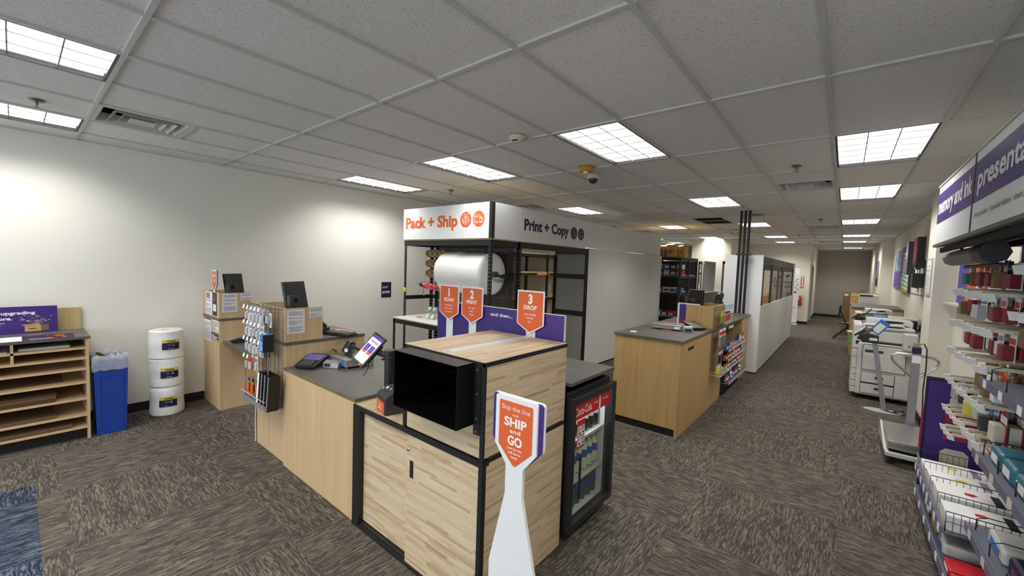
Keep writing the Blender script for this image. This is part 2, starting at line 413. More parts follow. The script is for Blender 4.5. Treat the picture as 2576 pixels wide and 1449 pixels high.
# ceiling tiles, with openings for troffers and vents
LIGHTS = {(-8, -1): 'recessed ceiling light cut off by the left edge, nearer to the white wall', (-5, -1): 'large recessed ceiling light at the upper left edge, farther from the white wall',
 (-8, 2): 'long recessed ceiling light nearest the long white wall, left of the hanging pack sign', (-5, 2): 'long recessed ceiling light above the counter, second from the white wall',
 (-2, 2): 'big square-looking recessed ceiling light beside the amber detector and camera dome', (1, 3): 'big recessed ceiling light nearest on the right side aisle',
 (1, 5): 'recessed ceiling light second along the right aisle', (1, 8): 'recessed ceiling light third along the right aisle', (1, 11): 'recessed ceiling light fourth along the right aisle',
 (1, 13): 'recessed ceiling light fifth along the right aisle', (1, 16): 'recessed ceiling light last along the right aisle by the taupe end wall',
 (-2, 5): 'recessed ceiling light in front of the black power poles', (-2, 8): 'recessed ceiling light partly hidden by the black power poles',
 (-2, 11): 'small distant ceiling light between power poles and aisle, nearer one', (-2, 13): 'small distant ceiling light between power poles and aisle, farther one',
 (-6, 5): 'recessed ceiling light just above the print sign panels', (-5, 8): 'recessed ceiling light above the right end of the white partition',
 (-5, 11): 'distant ceiling light in front of the cream pillar', (-8, 8): 'recessed ceiling light hidden above the back of the white partition', (-8, 11): 'distant ceiling light just peeking past the white partition', (-8, 13): 'distant ceiling light above the stored cartons',
 (1, 0): 'added unseen ceiling light overhead just right of the camera', (-2, -1): 'added unseen ceiling light overhead just left of the camera', (1, -3): 'added unseen ceiling light near the shop window, right side',  # this row and the next: out-of-view troffers added to light the room
 (-2, -3): 'added unseen ceiling light near the shop window, middle right', (-5, -3): 'added unseen ceiling light near the shop window, middle left', (-8, -3): 'added unseen ceiling light near the shop window by the white wall'}
HALF = {(-7, 0): 0, (0, 4): 1, (0, 9): 0, (0, 13): 0, (-7, 4): 1, (-7, 9): 0}
RET = (-3, 7)
m = MB()
for i in range(-9, 3):
    for j in range(-4, 19):
        x0 = max(i*.61, XW); x1 = min(i*.61+.61, XR); y0 = max(j*1.22, Y0); y1 = min(j*1.22+1.22, YE)
        if x1 <= x0 or y1 <= y0 or (i, j) in LIGHTS or (i, j) == RET: continue
        z = CE+.009
        if (i, j) in HALF:
            if HALF[(i, j)] == 0: y0 += .61
            else: y1 -= .61
        m.mt(0).quad((x0, y0, z), (x0, y1, z), (x1, y1, z), (x1, y0, z))
m.mt(1)
for i in range(-8, 3): m.box(i*.61-.012, Y0, CE-.003, i*.61+.012, YE, CE+.012)
for j in range(-3, 19): m.box(XW, j*1.22-.012, CE-.0035, XR, j*1.22+.012, CE+.012)
for (i, j), h in HALF.items(): m.box(i*.61, j*1.22+.598, CE-.003, i*.61+.61, j*1.22+.622, CE+.012)
m.box(XW, Y0, CE-.004, XW+.02, YE, CE+.01); m.box(XR-.02, Y0, CE-.004, XR, YE, CE+.01)
struct('ceiling', m, [M_tile, M_tee])
struct('trim_1', MB().box(XW-.2, Y0-.2, CE+.35, XR+.2, YE+.2, CE+.4), M_walld)   # slab above the hung ceiling
# walls
struct('wall_left', MB().box(XW-.12, Y0, 0, XW, YE, CE+.35), M_wallw)
m = MB().box(XR, Y0, 0, XR+.12, YE, CE+.35); struct('wall_right', m, M_wall)
struct('wall_pillar', MB().box(1.572, 6.55, 0, XR, 7.15, CE+.35), M_wall, base=(1.67, 6.85, 0))
struct('wall_return', MB().box(1.548, 15.35, 0, XR, YE, CE+.35), M_wall, base=(1.65, 18, 0))
struct('wall_back', MB().box(XW, YE, 0, XR, YE+.12, CE+.35), M_walld)
struct('wall_column', MB().box(-3.43, 14.55, 0, -2.2, 17.72, CE+.35), M_wall, base=(-2.8, 16, 0))
m = MB().box(-2.2, 17.72, 0, -.234, 17.9, CE+.35).box(-.40, 17.9, 0, -.234, 18.1, CE+.35).box(-.40, 19.75, 0, -.234, YE, CE+.35).box(-.40, 18.1, 2.14, -.234, 19.75, CE+.35)
struct('wall_alcove', m, M_wall, base=(-1.2, 17.8, 0))
struct('wall_storeroom', MB().box(XW, 19.2, 0, -3.43, 19.3, CE+.35).box(-3.5, 17.72, 0, -3.43, 19.2, CE+.35), M_walld)
# shop front behind the camera: sill wall, header and three mullioned windows
m = MB().box(XW, Y0-.12, 0, XR, Y0, .45).box(XW, Y0-.12, 2.45, XR, Y0, CE+.35).box(XW, Y0-.12, .45, XW+.5, Y0, 2.45).box(XR-.5, Y0-.12, .45, XR, Y0, 2.45)
struct('wall_front', m, M_wall)
for n, (a, b) in enumerate([(-4.78, -2.8), (-2.8, -.75), (-.75, 1.27)]):
    m = MB().box(a, Y0-.09, .45, a+.05, Y0-.03, 2.45).box(b-.05, Y0-.09, .45, b, Y0-.03, 2.45).box(a+.05, Y0-.09, .45, b-.05, Y0-.03, .5).box(a+.05, Y0-.09, 2.4, b-.05, Y0-.03, 2.45)
    w_ = struct('window_%d' % (n+1), m, M_black, base=(a, Y0-.06, .45))
    obj('pane', MB().box(a+.05, Y0-.065, .5, b-.05, Y0-.055, 2.4), M_glass, w_)
# base boards
def base(name, *b):
    m = MB()
    for q in b: m.box(*q)
    struct(name, m, M_base)
base('baseboard_left', (XW, Y0, 0, XW+.012, 1.04, .10), (XW, 1.77, 0, XW+.012, YE, .10))
base('baseboard_right', (XR-.012, Y0, 0, XR, 6.55, .10), (1.56, 6.538, 0, XR-.012, 6.55, .10), (1.56, 6.55, 0, 1.572, 7.162, .10), (1.572, 7.15, 0, XR, 7.162, .10), (XR-.012, 7.162, 0, XR, 15.35, .1))
base('baseboard_back', (-.234, YE-.012, 0, 1.548, YE, .10))
base('baseboard_alcove', (-2.2, 17.708, 0, -.234, 17.72, .10), (-.234, 17.708, 0, -.222, 18.1, .10), (-.234, 19.75, 0, -.222, YE, .10), (-2.2, 14.55, 0, -2.188, 17.708, .1), (-3.43, 14.538, 0, -2.188, 14.55, .1))
d = struct('door_1', MB().box(-.38, 18.14, 0, -.34, 19.71, 2.1), M_gpanel, base=(-.36, 18.9, 0))
obj('door_frame', MB().box(-.42, 18.06, 0, -.215, 18.14, 2.18).box(-.42, 19.71, 0, -.215, 19.79, 2.18).box(-.42, 18.14, 2.1, -.215, 19.71, 2.18), M_lgrey, d)
obj('door_handle', MB().box(-.335, 19.5, .93, -.32, 19.56, 1.15).cyl((-.33, 19.53, 1.0), (-.27, 19.53, 1.0), .012).cyl((-.27, 19.53, 1.0), (-.27, 19.41, 1.0), .012), M_black, d)
# ======================= on the ceiling =======================
def troffer(i, j, label):
    x, y = i*.61, j*1.22; t = thing('ceiling_light', label, 'ceiling light', (x+.305, y+.61, CE), group='recessed ceiling lights')
    return t, x, y
pt = None
for (i, j), lab in LIGHTS.items():
    if pt is None:
        x, y = i*.61, j*1.22; pt = thing('ceiling_light', lab, 'ceiling light', (x+.305, y+.61, CE), group='recessed ceiling lights', local=True)
        m = MB(); a, b = .293, .598
        for q in ((-a, -b, a, -b+.014), (-a, b-.014, a, b), (-a, -b+.014, -a+.014, b-.014), (a-.014, -b+.014, a, b-.014)): m.box(q[0], q[1], -.002, q[2], q[3], .004)
        for q in ((-a, -b, a, -b+.004), (-a, b-.004, a, b), (-a, -b+.004, -a+.004, b-.004), (a-.004, -b+.004, a, b-.004)): m.box(q[0], q[1], .004, q[2], q[3], .10)
        obj('frame', m, M_black, pt)
        obj('diffuser', MB().quad((-.28, -.585, .026), (-.28, .585, .026), (.28, .585, .026), (.28, -.585, .026)), M_lamp, pt)
        obj('housing', MB().box(-.29, -.595, .05, .29, .595, .12), M_lgrey, pt)
        m = MB()
        for k in (1, 2): m.box(-.28+k*.187-.003, -.585, .012, -.28+k*.187+.003, .585, .024)
        for k in range(1, 6): m.box(-.28, -.585+k*.195-.003, .012, .28, -.585+k*.195+.003, .024)
        obj('louver', m, mat('louver_aluminium', (.22, .23, .24), .5, 0), pt)
    else: dup(pt, (i*.61+.305, j*1.22+.61, CE), label=lab)
VL = {(-7, 0): 'square stepped air diffuser near the left wall, biggest of the vents', (0, 4): 'square air diffuser between the two nearest aisle lights', (0, 9): 'dark slim air diffuser beyond the power poles',
      (0, 13): 'farthest visible air diffuser before the end wall', (-7, 4): 'air diffuser peeking over the hanging sign corner', (-7, 9): 'air diffuser above the far end of the white partition'}
pv = None
for (i, j), h in HALF.items():
    c = (i*.61+.305, j*1.22+.305+(.61 if h else 0), CE)
    if pv: dup(pv, c, label=VL[(i, j)]); continue
    pv = thing('ceiling_vent', VL[(i, j)], 'air vent', c, group='square air diffusers', local=True)
    m = MB()
    def ring(m, a, z0, b, z1, th=.003):
        for k in range(4):
            M4 = Matrix.Rotation(k*PI/2, 4, 'Z'); s0 = len(m.v)
            m.add([(-a, -a, z0), (a, -a, z0), (b, -b, z1), (-b, -b, z1), (-a, -a, z0+th), (a, -a, z0+th), (b, -b, z1+th), (-b, -b, z1+th)], [(0, 1, 2, 3), (7, 6, 5, 4), (0, 4, 5, 1), (2, 6, 7, 3)]).xf(M4, s0)
    ring(m, .293, 0, .262, 0); ring(m, .262, 0, .225, .07); obj('frame', m, M_tee, pv)
    m = MB(); ring(m, .20, -.004, .15, .055); ring(m, .14, -.004, .10, .045); m.box(-.085, -.085, -.002, .085, .085, .002); obj('blade', m, M_tee, pv)
    obj('throat', MB().box(-.29, -.29, .11, .29, .29, .115).box(-.29, -.29, .05, -.285, .29, .11).box(.285, -.29, .05, .29, .29, .11).box(-.29, -.29, .05, .29, -.285, .11).box(-.29, .285, .05, .29, .29, .11), M_blackm, pv)
t = thing('return_grille', 'dark two-part return air opening beside the black power poles', 'air vent', (-1.525, 9.15, CE)); x, y = -1.83, 8.54
obj('frame', MB().box(x, y+.6, CE-.002, x+.61, y+.62, CE+.01).box(x+.012, y+.012, CE-.001, x+.03, y+1.208, CE+.01).box(x+.58, y+.012, CE-.001, x+.598, y+1.208, CE+.01), M_tee, t)
m = MB()
for k in range(46): m.rbox((x+.305, y+.03+k*.0254, CE+.012), (.54, .018, .0015), rx=.7)
obj('slats', m, mat('brown_grille', (.06, .045, .03), .6), t); obj('plenum', MB().box(x, y, CE+.06, x+.61, y+1.22, CE+.065), M_blackm, t)
SPR = [((.5, 3.78), 'sprinkler head nearest the right aisle lights'), ((-6.52, -.23), 'sprinkler head between the two left edge lights'), ((-6.51, 3.13), 'sprinkler head in front of the orange lettered sign'),
       ((.51, 7.84), 'sprinkler head beyond the second aisle light'), ((-.47, 10.78), 'small far sprinkler head left of the aisle lights'), ((-.46, 13.7), 'farthest small sprinkler head'), ((-6.51, 7.75), 'sprinkler head above the blank partition header')]
ps = None
for (i, j), lab in SPR:
    c = (i*.61, j*1.22, CE)
    if ps: dup(ps, c, label=lab); continue
    ps = thing('sprinkler_head', lab, 'sprinkler', c, group='ceiling sprinklers', local=True)
    obj('escutcheon', MB().lathe([(.045, 0), (.04, -.006), (.012, -.012)], (0, 0, 0), 16), mat('sprinkler_bronze', (.25, .22, .18), .4, .8), ps, smooth=True)
    m = MB().cyl((0, 0, -.01), (0, 0, -.03), .009, 8).tube([(.012, 0, -.02), (.018, 0, -.035), (.012, 0, -.05)], .003).tube([(-.012, 0, -.02), (-.018, 0, -.035), (-.012, 0, -.05)], .003).lathe([(.006, -.045), (.022, -.052), (.022, -.055), (0, -.055)], (0, 0, 0), 12)
    obj('deflector', m, MATS['sprinkler_bronze'], ps, smooth=True)
t = thing('smoke_detector', 'cream round smoke detector on the ceiling left of the big light', 'smoke detector', (-1.49, 2.33, CE))
obj('base', MB().lathe([(.072, 0), (.075, -.012), (.068, -.02)], (-1.49, 2.33, CE), 24), M_cream, t, smooth=True)
obj('cover', MB().lathe([(.06, -.018), (.052, -.038), (.03, -.05), (0, -.052)], (-1.49, 2.33, CE), 24), M_cream, t, smooth=True)
obj('sensor_slot', MB().box(-1.50, 2.27, CE-.048, -1.45, 2.285, CE-.040), M_black, t)
c = (-1.52, 3.59, CE)
t = thing('smoke_alarm', 'amber round detector with clear strobe beside the camera dome', 'smoke detector', c)
obj('base', MB().lathe([(.085, 0), (.088, -.02), (.07, -.045), (0, -.048)], c, 24), M_gold, t, smooth=True)
obj('strobe', MB().lathe([(.03, -.045), (.026, -.07), (0, -.08)], (c[0]+.005, c[1]-.02, CE), 16), M_cream, t, smooth=True)
c = (-1.60, 3.90, CE)
t = thing('dome_camera', 'white security camera with black glass dome under the ceiling', 'security camera', c)
obj('mount', MB().lathe([(.06, 0), (.075, -.03), (.075, -.055), (.05, -.06)], c, 24), M_cream, t, smooth=True)
obj('dome', MB().lathe([(.05, -.058), (.047, -.085), (.028, -.108), (0, -.114)], c, 24), M_plast, t, smooth=True)
t = thing('access_point', 'flat white wireless box on the ceiling beside the power poles', 'wireless access point', (-.62, 8.5, CE))
obj('case', MB().box(-.74, 8.38, CE-.05, -.5, 8.62, CE-.012), M_lgrey, t, bevel=.01); obj('bracket', MB().box(-.68, 8.44, CE-.012, -.56, 8.56, CE), M_grey, t)
c = (-1.53, 11.5, CE)
t = thing('emergency_light', 'small amber twin lamp on the ceiling behind the power poles', 'emergency light', c)
obj('case', MB().box(c[0]-.12, c[1]-.05, CE-.06, c[0]+.12, c[1]+.05, CE), M_cream, t, bevel=.006)
for s_ in (-.07, .07): obj('lamp', MB().lathe([(.03, -.06), (.035, -.09), (0, -.1)], (c[0]+s_, c[1], CE), 12), M_gold, t, smooth=True)
# ======================= kiosk cabinet, parcel drop box, chute, signs =======================
t = thing('kiosk_cabinet', 'wood grain kiosk cabinet with black frame and two sliding doors', 'cabinet', (-1.144, 1.37, 0)); K = t
x0, x1, y0, y1, h = -1.736, -.552, 1.0, 1.745, .82
obj('body', MB().box(x0+.02, y0+.055, .03, x1-.004, y1, h-.024), M_stave, t)
obj('side_panel', MB().box(x1-.004, y0+.028, .012, x1, y1, h-.03), M_stave, t)
obj('worktop', MB().box(x0+.004, y0+.012, h-.024, -1.19, y1, h).box(-1.19, y0+.012, h-.024, x1-.004, y1, h-.004), M_stave, t)
m = MB().box(x0, y0, .01, x0+.075, y0+.05, h-.03).box(x1-.024, y0, .01, x1+.001, y0+.03, h-.03)
m.box(x0, y0, h-.030, x1+.001, y0+.05, h-.001).box(x0, y0-.004, 0, x1+.001, y0+.05, .016).box(x0+.075, y0+.012, .016, x1-.024, y0+.05, .03)
m.box(x1-.004, y0+.03, h-.016, x1+.0015, y1, h+.002).box(x0, y0+.02, h-.026, x0+.004, y1, h-.001)
obj('frame', m, M_black, t)
d = obj('door', MB().box(x0+.078, y0+.036, .036, -1.14, y0+.052, h-.034), M_stave, t)
d = obj('door', MB().box(-1.155, y0+.006, .018, x1-.028, y0+.026, h-.036), M_stave, t)
obj('lock', MB().lathe([(.013, 0), (.012, -.008), (.005, -.012), (0, -.012)], (-1.135, y0+.006, .703), 16, 'y'), M_chrome, d, smooth=True)
obj('recessed_handle', MB().box(-1.122, y0+.0045, .539, -1.09, y0+.007, .640), M_blackm, d)
# parcel drop box
t = thing('parcel_drop_box', 'square wood grain parcel drop box with black edges on the kiosk cabinet', 'parcel drop box', (-.87, 1.37, .82)); X0, X1, Y0b, Y1, H0, H1 = -1.19, -.552, 1.0, 1.745, .82, 1.312
m = MB().box(X0+.012, Y0b+.012, H0+.008, X0+.02, Y1, H1-.016).box(X1-.012, Y0b+.012, H0+.012, X1-.002, Y1, H1-.016).box(X0+.012, Y1-.01, H0, X1-.004, Y1, H1-.016)
m.box(X0+.022, Y0b+.012, H0+.006, X1-.022, Y0b+.02, .99); obj('body', m, M_stave, t)
obj('lid', MB().box(X0+.002, Y0b+.002, H1-.006, X1-.002, Y1, H1), M_stave, t)
m = MB().box(X0, Y0b, H1-.024, X1, Y0b+.014, H1-.003).box(X1-.014, Y0b, H1-.024, X1+.0005, Y1+.002, H1-.003).box(X0, Y0b, H1-.024, X0+.01, Y1, H1-.003)
m.box(X0, Y0b, H0, X0+.02, Y0b+.02, H1-.024).box(X1-.022, Y0b, H0+.002, X1+.0005, Y0b+.014, H1-.024); obj('frame', m, M_black, t)
hx0, hx1, hz0, hz1, hy = -1.114, -.615, .995, 1.302, .88
m = MB(); w = .004
m.box(hx0, hy, hz0, hx0+w, 1.35, hz1).box(hx1-w, hy, hz0, hx1, 1.35, hz1).box(hx0, hy, hz0, hx1, 1.35, hz0+w).box(hx0, hy, hz1-w, hx1, 1.02, hz1).box(hx0, 1.35, hz0, hx1, 1.355, hz1).box(hx0+w, 1.02, hz1-w, hx1-w, 1.35, hz1)
ch = obj('chute', m, mat('gloss_black_steel', (.003, .003, .0035), .32, spec=.35), t)
obj('chute_flap', MB().rbox((-.8645, 1.16, 1.10), (.48, .004, .30), rx=.75), MATS['gloss_black_steel'], ch)
m = MB().box(hx1, .994, .948, X1-.022, .999, 1.298).box(hx0-.05, .994, 1.26, hx0, .999, 1.298); fl = obj('flange', m, M_black, t)
m = MB()
for z in (1.27, 1.15, 1.03, .965): m.lathe([(.006, 0), (.006, -.004), (0, -.005)], (-.596, .994, z), 10, 'y')
m.lathe([(.006, 0), (.006, -.004), (0, -.005)], (hx0-.025, .994, 1.28), 10, 'y'); obj('bolts', m, M_grey, fl)
obj('tape_stripe', MB().box(-.888, 1.02, H1+.0002, -.822, Y1, H1+.0012), mat('white_tape', (.72, .74, .77), .3), t)
obj('tape_print', fineprint(MB(), (-.875, 1.03, H1+.0016), XP, YP, .045, .01, 2, R_), M_ink, t)
# purple instruction board with three arrow signs
t = thing('self_service_board', 'purple instruction board behind the parcel drop box with three arrow signs', 'sign board', (-1.19, 1.77, .82))
obj('panel', MB().box(-1.792, 1.760, .822, -1.192, 1.776, 1.475).box(-1.192, 1.760, .822, -.589, 1.776, 1.475), M_purple, t, label='dark purple board')
obj('panel_edge', MB().box(-1.7925, 1.7585, 1.4745, -.5885, 1.7775, 1.4765).box(-.589, 1.7585, 1.312, -.5875, 1.7775, 1.475), M_white, t)
obj('lettering', write(MB(), [('and then...', -1.111, 1.414, .022, .205, .02)], (0, 1.7592, 0), XP, ZP), M_inkw, t)
def arrow_sign(cx, num, word, lines, zt=1.608, hw=.111, zs=1.393, ztip=1.333, stem=.0385, zb=.84):
    s = obj('arrow_sign', MB().prism([(-hw, zs), (0, ztip-.004), (hw, zs), (hw, zt), (-hw, zt)], (cx, 1.748, 0), XP, ZP, .006).prism([(-stem, zb), (stem, zb), (stem, zs-.02), (-stem, zs-.02)], (cx, 1.757, 0), XP, ZP, .003), M_white, t, bevel=.002, label='white arrow sign %s' % num)
    k = .010; obj('orange_face', MB().prism([(-hw+k, zs+.003), (0, ztip+.010), (hw-k, zs+.003), (hw-k, zt-k), (-hw+k, zt-k)], (cx, 1.7415, 0), XP, ZP, .001), M_orange, s)
    L = [(num, cx, zt-.085, .057, None, .045), (word, cx, zt-.126, .026, .108 if len(word) < 6 else .122, .03)]
    for i, q in enumerate(lines): L.append((q, cx, zt-.163-i*.0245, .0125, (.098 if len(q) > 11 else None) if len(q) < 16 else .12, .008))
    obj('lettering', write(MB(), L, (0, 1.7400, 0), XP, ZP), M_inkw, s)
arrow_sign(-1.642, '1', 'SCAN', ['the QR code', 'or barcode on', 'your phone'])
arrow_sign(-1.389, '2', 'PRINT', ['your label', 'and/or', 'receipt'])
arrow_sign(-.846, '3', 'DROP', ['your package', 'into the', 'box'], zt=1.618)
# free-standing arrow sign in the foreground
t = thing('floor_stand_sign', 'tall white floor sign with orange arrow, skip the line with ship and go', 'floor sign', (-.162, .75, 0)); cx = -.162
def head(hw, zs, zt, zn, nk): return [(-hw, zs), (-nk, zn), (nk, zn), (hw, zs), (hw, zt-.008), (hw-.008, zt), (-hw+.008, zt), (-hw, zt-.008)]
obj('backer', MB().prism(head(.119, 1.113, 1.290, 1.05, .06), (cx, .7665, 0), XP, ZP, -.012), M_white, t)
obj('purple_plate', MB().prism(head(.118, 1.113, 1.289, 1.05, .06), (cx, .7635, 0), XP, ZP, .002), M_purple, t)
p = [(-.098, 1.098), (-.041, 1.028), (-.041, .915), (-.110, .617), (-.112, 0), (.115, 0), (.115, .617), (.041, .915), (.041, 1.028), (.098, 1.098), (.098, 1.283), (.090, 1.290), (-.090, 1.290), (-.098, 1.283)]
obj('front_plate', MB().prism(p, (cx, .7525, 0), XP, ZP, -.014), M_white, t)
obj('rear_foot', MB().box(cx-.05, .766, 0, cx+.05, .92, .012), M_white, t)
k = [(-.079, 1.100), (-.006, 1.031), (.006, 1.031), (.079, 1.100), (.079, 1.268), (.075, 1.272), (-.075, 1.272), (-.079, 1.268)]
o = obj('orange_face', MB().prism(k, (cx, .7520, 0), XP, ZP, .0008), M_orange, t)
obj('lettering', write(MB(), [('Skip the line', cx, 1.240, .0175, .134, 0), ('with', cx, 1.220, .0095, .030, .005), ('SHIP', cx, 1.180, .031, .106, .035), ('and', cx, 1.155, .015, .050, .015), ('GO', cx, 1.110, .033, .068, .035),
    ('look for the', cx, 1.092, .0085, .068, .02), ('self-serve', cx, 1.076, .0085, .058, .02), ('kiosk', cx, 1.060, .0085, .033, .02)], (0, .7505, 0), XP, ZP), M_inkw, o)
# ======================= drinks cooler under the side counter =======================
t = thing('side_counter', 'dark grey counter end above the drinks cooler', 'counter', (-.87, 2.07, 0)); CT = t
obj('slab', MB().box(-1.19, 1.779, 1.031, -.533, 2.398, 1.052), M_slab, t); obj('side_panel', MB().box(-1.17, 1.7785, 0, -.586, 1.7795, 1.031).box(-1.17, 2.385, 0, -.60, 2.396, 1.031), M_maple, t)
t = thing('drinks_cooler', 'black glass door drinks cooler full of soda bottles under the counter', 'drinks cooler', (-.83, 2.09, 0))
a, b, yb, yt = -1.12, -.56, 1.781, 2.38
m = MB().box(a, yb, .05, a+.03, yt, .985).box(a+.03, yb, .05, b, yb+.028, .985).box(a+.03, yt-.028, .05, b, yt, .985).box(a+.03, yb+.028, .05, b, yt-.028, .11).box(a+.03, yb+.028, .93, b, yt-.028, .985); obj('cabinet', m, M_black, t)
obj('liner', MB().box(a+.03, yb+.028, .11, a+.034, yt-.028, .93).box(a+.03, yb+.028, .11, b-.01, yb+.032, .93).box(a+.03, yt-.032, .11, b-.01, yt-.028, .93).box(a+.03, yb+.03, .11, b-.01, yt-.03, .114), M_lgrey, t)
m = MB()
for yy in (1.80, 2.34):
    for xx in (-1.08, -.62): m.cyl((xx, yy, 0), (xx, yy, .05), .018, 10)
obj('feet', m, M_plast, t)
gd = obj('door', MB().box(b+.003, 1.778, .075, -.505, 1.815, .955).box(b+.003, 2.345, .075, -.505, 2.392, .955).box(b+.003, 1.815, .075, -.505, 2.345, .125).box(b+.003, 1.815, .91, -.505, 2.345, .955), M_plast, t, bevel=.003)
obj('door_glass', MB().box(-.528, 1.815, .125, -.524, 2.345, .91), M_glass, gd)
obj('door_handle', MB().cyl((-.475, 1.835, .31), (-.475, 1.835, .60), .008, 10).cyl((-.505, 1.835, .57), (-.475, 1.835, .57), .006).cyl((-.505, 1.835, .34), (-.475, 1.835, .34), .006), M_black, gd, smooth=True)
f = obj('header_decal', MB().box(-.5235, 1.82, .80, -.5225, 2.335, .905), M_red, gd, label='red decal with white script')
obj('lettering', write(MB(), [('Coca-Cola', 1.94, .825, .052, .22, .01), ('enjoy', 2.11, .855, .014, .06, .01), ('ice-cold', 2.25, .855, .014, .085, .01)], (-.5218, 0, 0), YP, ZP), M_inkw, f)
pr = [(-.010, 0), (.010, 0), (.011, .05), (.009, .07), (.004, .088), (.004, .10), (-.004, .10), (-.004, .088), (-.009, .07), (-.011, .05)]
obj('bottle_symbol', MB().prism(pr, (-.5220, 2.165, .803), YP, ZP, .0006), M_inkw, f)
f = obj('price_card', MB().box(-.5235, 1.865, .60, -.5225, 1.965, .79), M_red, gd, label='red and white price card')
m = MB()
for yy in (1.870, 1.918):
    for zz in (.617, .687): m.box(-.5225, yy, zz, -.5220, yy+.042, zz+.062)
obj('price_panel', m, M_inkw, f)
m = MB()
for yy in (1.875, 1.923):
    for zz in (.625, .695): fineprint(m, (-.5217, yy, zz+.02), YP, ZP, .03, .03, 4, R_); m.quad((-.5217, yy+.008, zz), (-.5217, yy+.03, zz), (-.5217, yy+.03, zz+.014), (-.5217, yy+.008, zz+.014))
obj('lettering', m, M_ink, f)
m = MB()
for z in (.615, .335):
    m.box(a+.04, yb+.034, z, a+.046, yt-.034, z+.006).box(b-.018, yb+.034, z-.012, b-.012, yt-.034, z+.008)
    m.box(a+.04, yb+.034, z-.006, b-.014, yt-.034, z-.004)  # solid sheet added under the wires to keep LED light off the lower bottles
    for k in range(22): yy = yb+.04+k*.0248; m.box(a+.04, yy, z, b-.014, yy+.004, z+.004)
obj('wire_shelf_light_stop', m, M_lgrey, t)
obj('light_strip', MB().box(b-.05, yb+.05, .915, b-.02, yt-.05, .925), emis('cooler_led', (.85, .95, 1.0), 32), t)
pb = {}
def bottle(kind, cap, liquid, lab, x, y, z, label, grp, hh=.235):
    if kind in pb: return dup(pb[kind], (x, y, z), label=label, group=grp)
    s = hh/.235; b_ = thing('soda_bottle', label, 'bottle', (x, y, z), group=grp, local=True); pb[kind] = b_
    obj('bottle_body', MB().lathe([(.0, 0), (.028, .001), (.031, .01), (.031, .06*s), (.028, .085*s), (.031, .11*s), (.031, .14*s), (.025, .175*s), (.012, .205*s), (.011, .222*s), (0, .222*s)], (0, 0, 0), 14), liquid, b_, smooth=True)
    obj('bottle_label', MB().lathe([(.0313, .085*s), (.0318, .09*s), (.0318, .135*s), (.0313, .14*s)], (0, 0, 0), 14), lab, b_, smooth=True)
    obj('cap', MB().lathe([(.013, .219*s), (.013, .235*s), (0, .235*s)], (0, 0, 0), 12), cap, b_, smooth=True)
M_cola = mat('cola_brown', (.02, .008, .005), .12); M_lemon = mat('lemon_soda', (.55, .60, .42), .15); M_dew = mat('green_soda', (.12, .30, .12), .15); M_silver = mat('silver_blue_label', (.60, .68, .74), .3)
rows = [(.624, 'diet', M_red, M_cola, M_silver, .235, 'soda bottle with silver label on the top cooler shelf', 'silver labelled soda bottles'),
        (.342, 'lem', M_yel, M_lemon, mat('blue_yellow_label', '3a4ea8', .4), .235, 'pale yellow soda bottle on the middle cooler shelf', 'pale lemon soda bottles'),
        (.115, 'clear', M_blue_p, mat('dark_green_soda', (.05, .10, .07), .15), M_blue_p, .20, 'dim soda bottle on the cooler floor', 'bottles on the cooler floor')]
for z, kd, cap, liq, lb, hh, lab, grp in rows:
    for iy in range(7):
        for ix in range(3):
            if kd == 'lem' and iy < 2: bottle('sprite', M_green, M_dew, M_green, -.635-ix*.09, yb+.075+iy*.076, z, 'green soda bottle on the middle cooler shelf', 'green soda bottles')
            else: bottle(kd, cap, liq, lb, -.635-ix*.09, yb+.075+iy*.076, z, lab, grp, hh)
# ======================= low counter with scale, pin pad, tablet =======================
t = thing('low_counter', 'low maple counter with grey top between kiosk and tall counter', 'counter', (-2.3, 1.38, 0))
obj('front_panel', MB().box(-2.878, 1.012, 0, -1.738, 1.032, .825), M_maple, t)
obj('top', MB().box(-2.878, 1.018, .826, -1.738, 1.76, .846), M_slab, t); obj('worn_edge', MB().box(-2.878, 1.010, .825, -1.738, 1.018, .8458), M_core, t, label='worn chipboard edge')
obj('back_panel', MB().box(-1.76, 1.032, 0, -1.74, 1.75, .825), M_maple, t)
t = thing('pin_pad', 'black card terminal with violet screen on the low counter', 'card terminal', (-2.775, 1.215, .846), rz=.62, local=True)
def pinpad(t, scr):
    m = MB(); m.add([(-.09, -.145, .035), (.09, -.145, .035), (.095, .10, .09), (-.095, .10, .09), (-.08, -.13, .005), (.08, -.13, .005), (.07, .09, .03), (-.07, .09, .03)], [(0, 1, 2, 3), (7, 6, 5, 4), (0, 4, 5, 1), (1, 5, 6, 2), (2, 6, 7, 3), (3, 7, 4, 0)])
    obj('housing', m, M_plast, t, bevel=.006); U = Vector((1, 0, 0)); Vv = Vector((0, .245, .055)).normalized(); Wn = U.cross(Vv)
    O = Vector((0, -.145, .035))+Wn*.0015
    def pl(u0, v0, u1, v1, e=0): return [O+Wn*e+U*u0+Vv*v0, O+Wn*e+U*u1+Vv*v0, O+Wn*e+U*u1+Vv*v1, O+Wn*e+U*u0+Vv*v1]
    obj('screen', MB().quad(*pl(-.075, .115, .075, .225)), scr, t)
    m = MB()
    for i in range(3):
        for j in range(4): q = pl(-.05+i*.034, .02+j*.022, -.05+i*.034+.028, .02+j*.022+.016, .002); m.quad(*q)
    obj('keypad', m, M_grey, t)
    obj('stand', MB().box(-.06, -.08, 0, .06, .10, .012).box(-.03, -.02, .01, .03, .08, .05), M_plast, t)
pinpad(t, emis('terminal_screen', '5a4f90', .22))
t = thing('handset', 'coiled black cable and round cradle behind the violet pin pad', 'cable', (-2.93, 1.42, .846))
m = MB().lathe([(.035, 0), (.04, .05), (.03, .075), (0, .08)], (-2.93, 1.44, .846), 16); obj('cradle', m, M_plast, t, smooth=True)
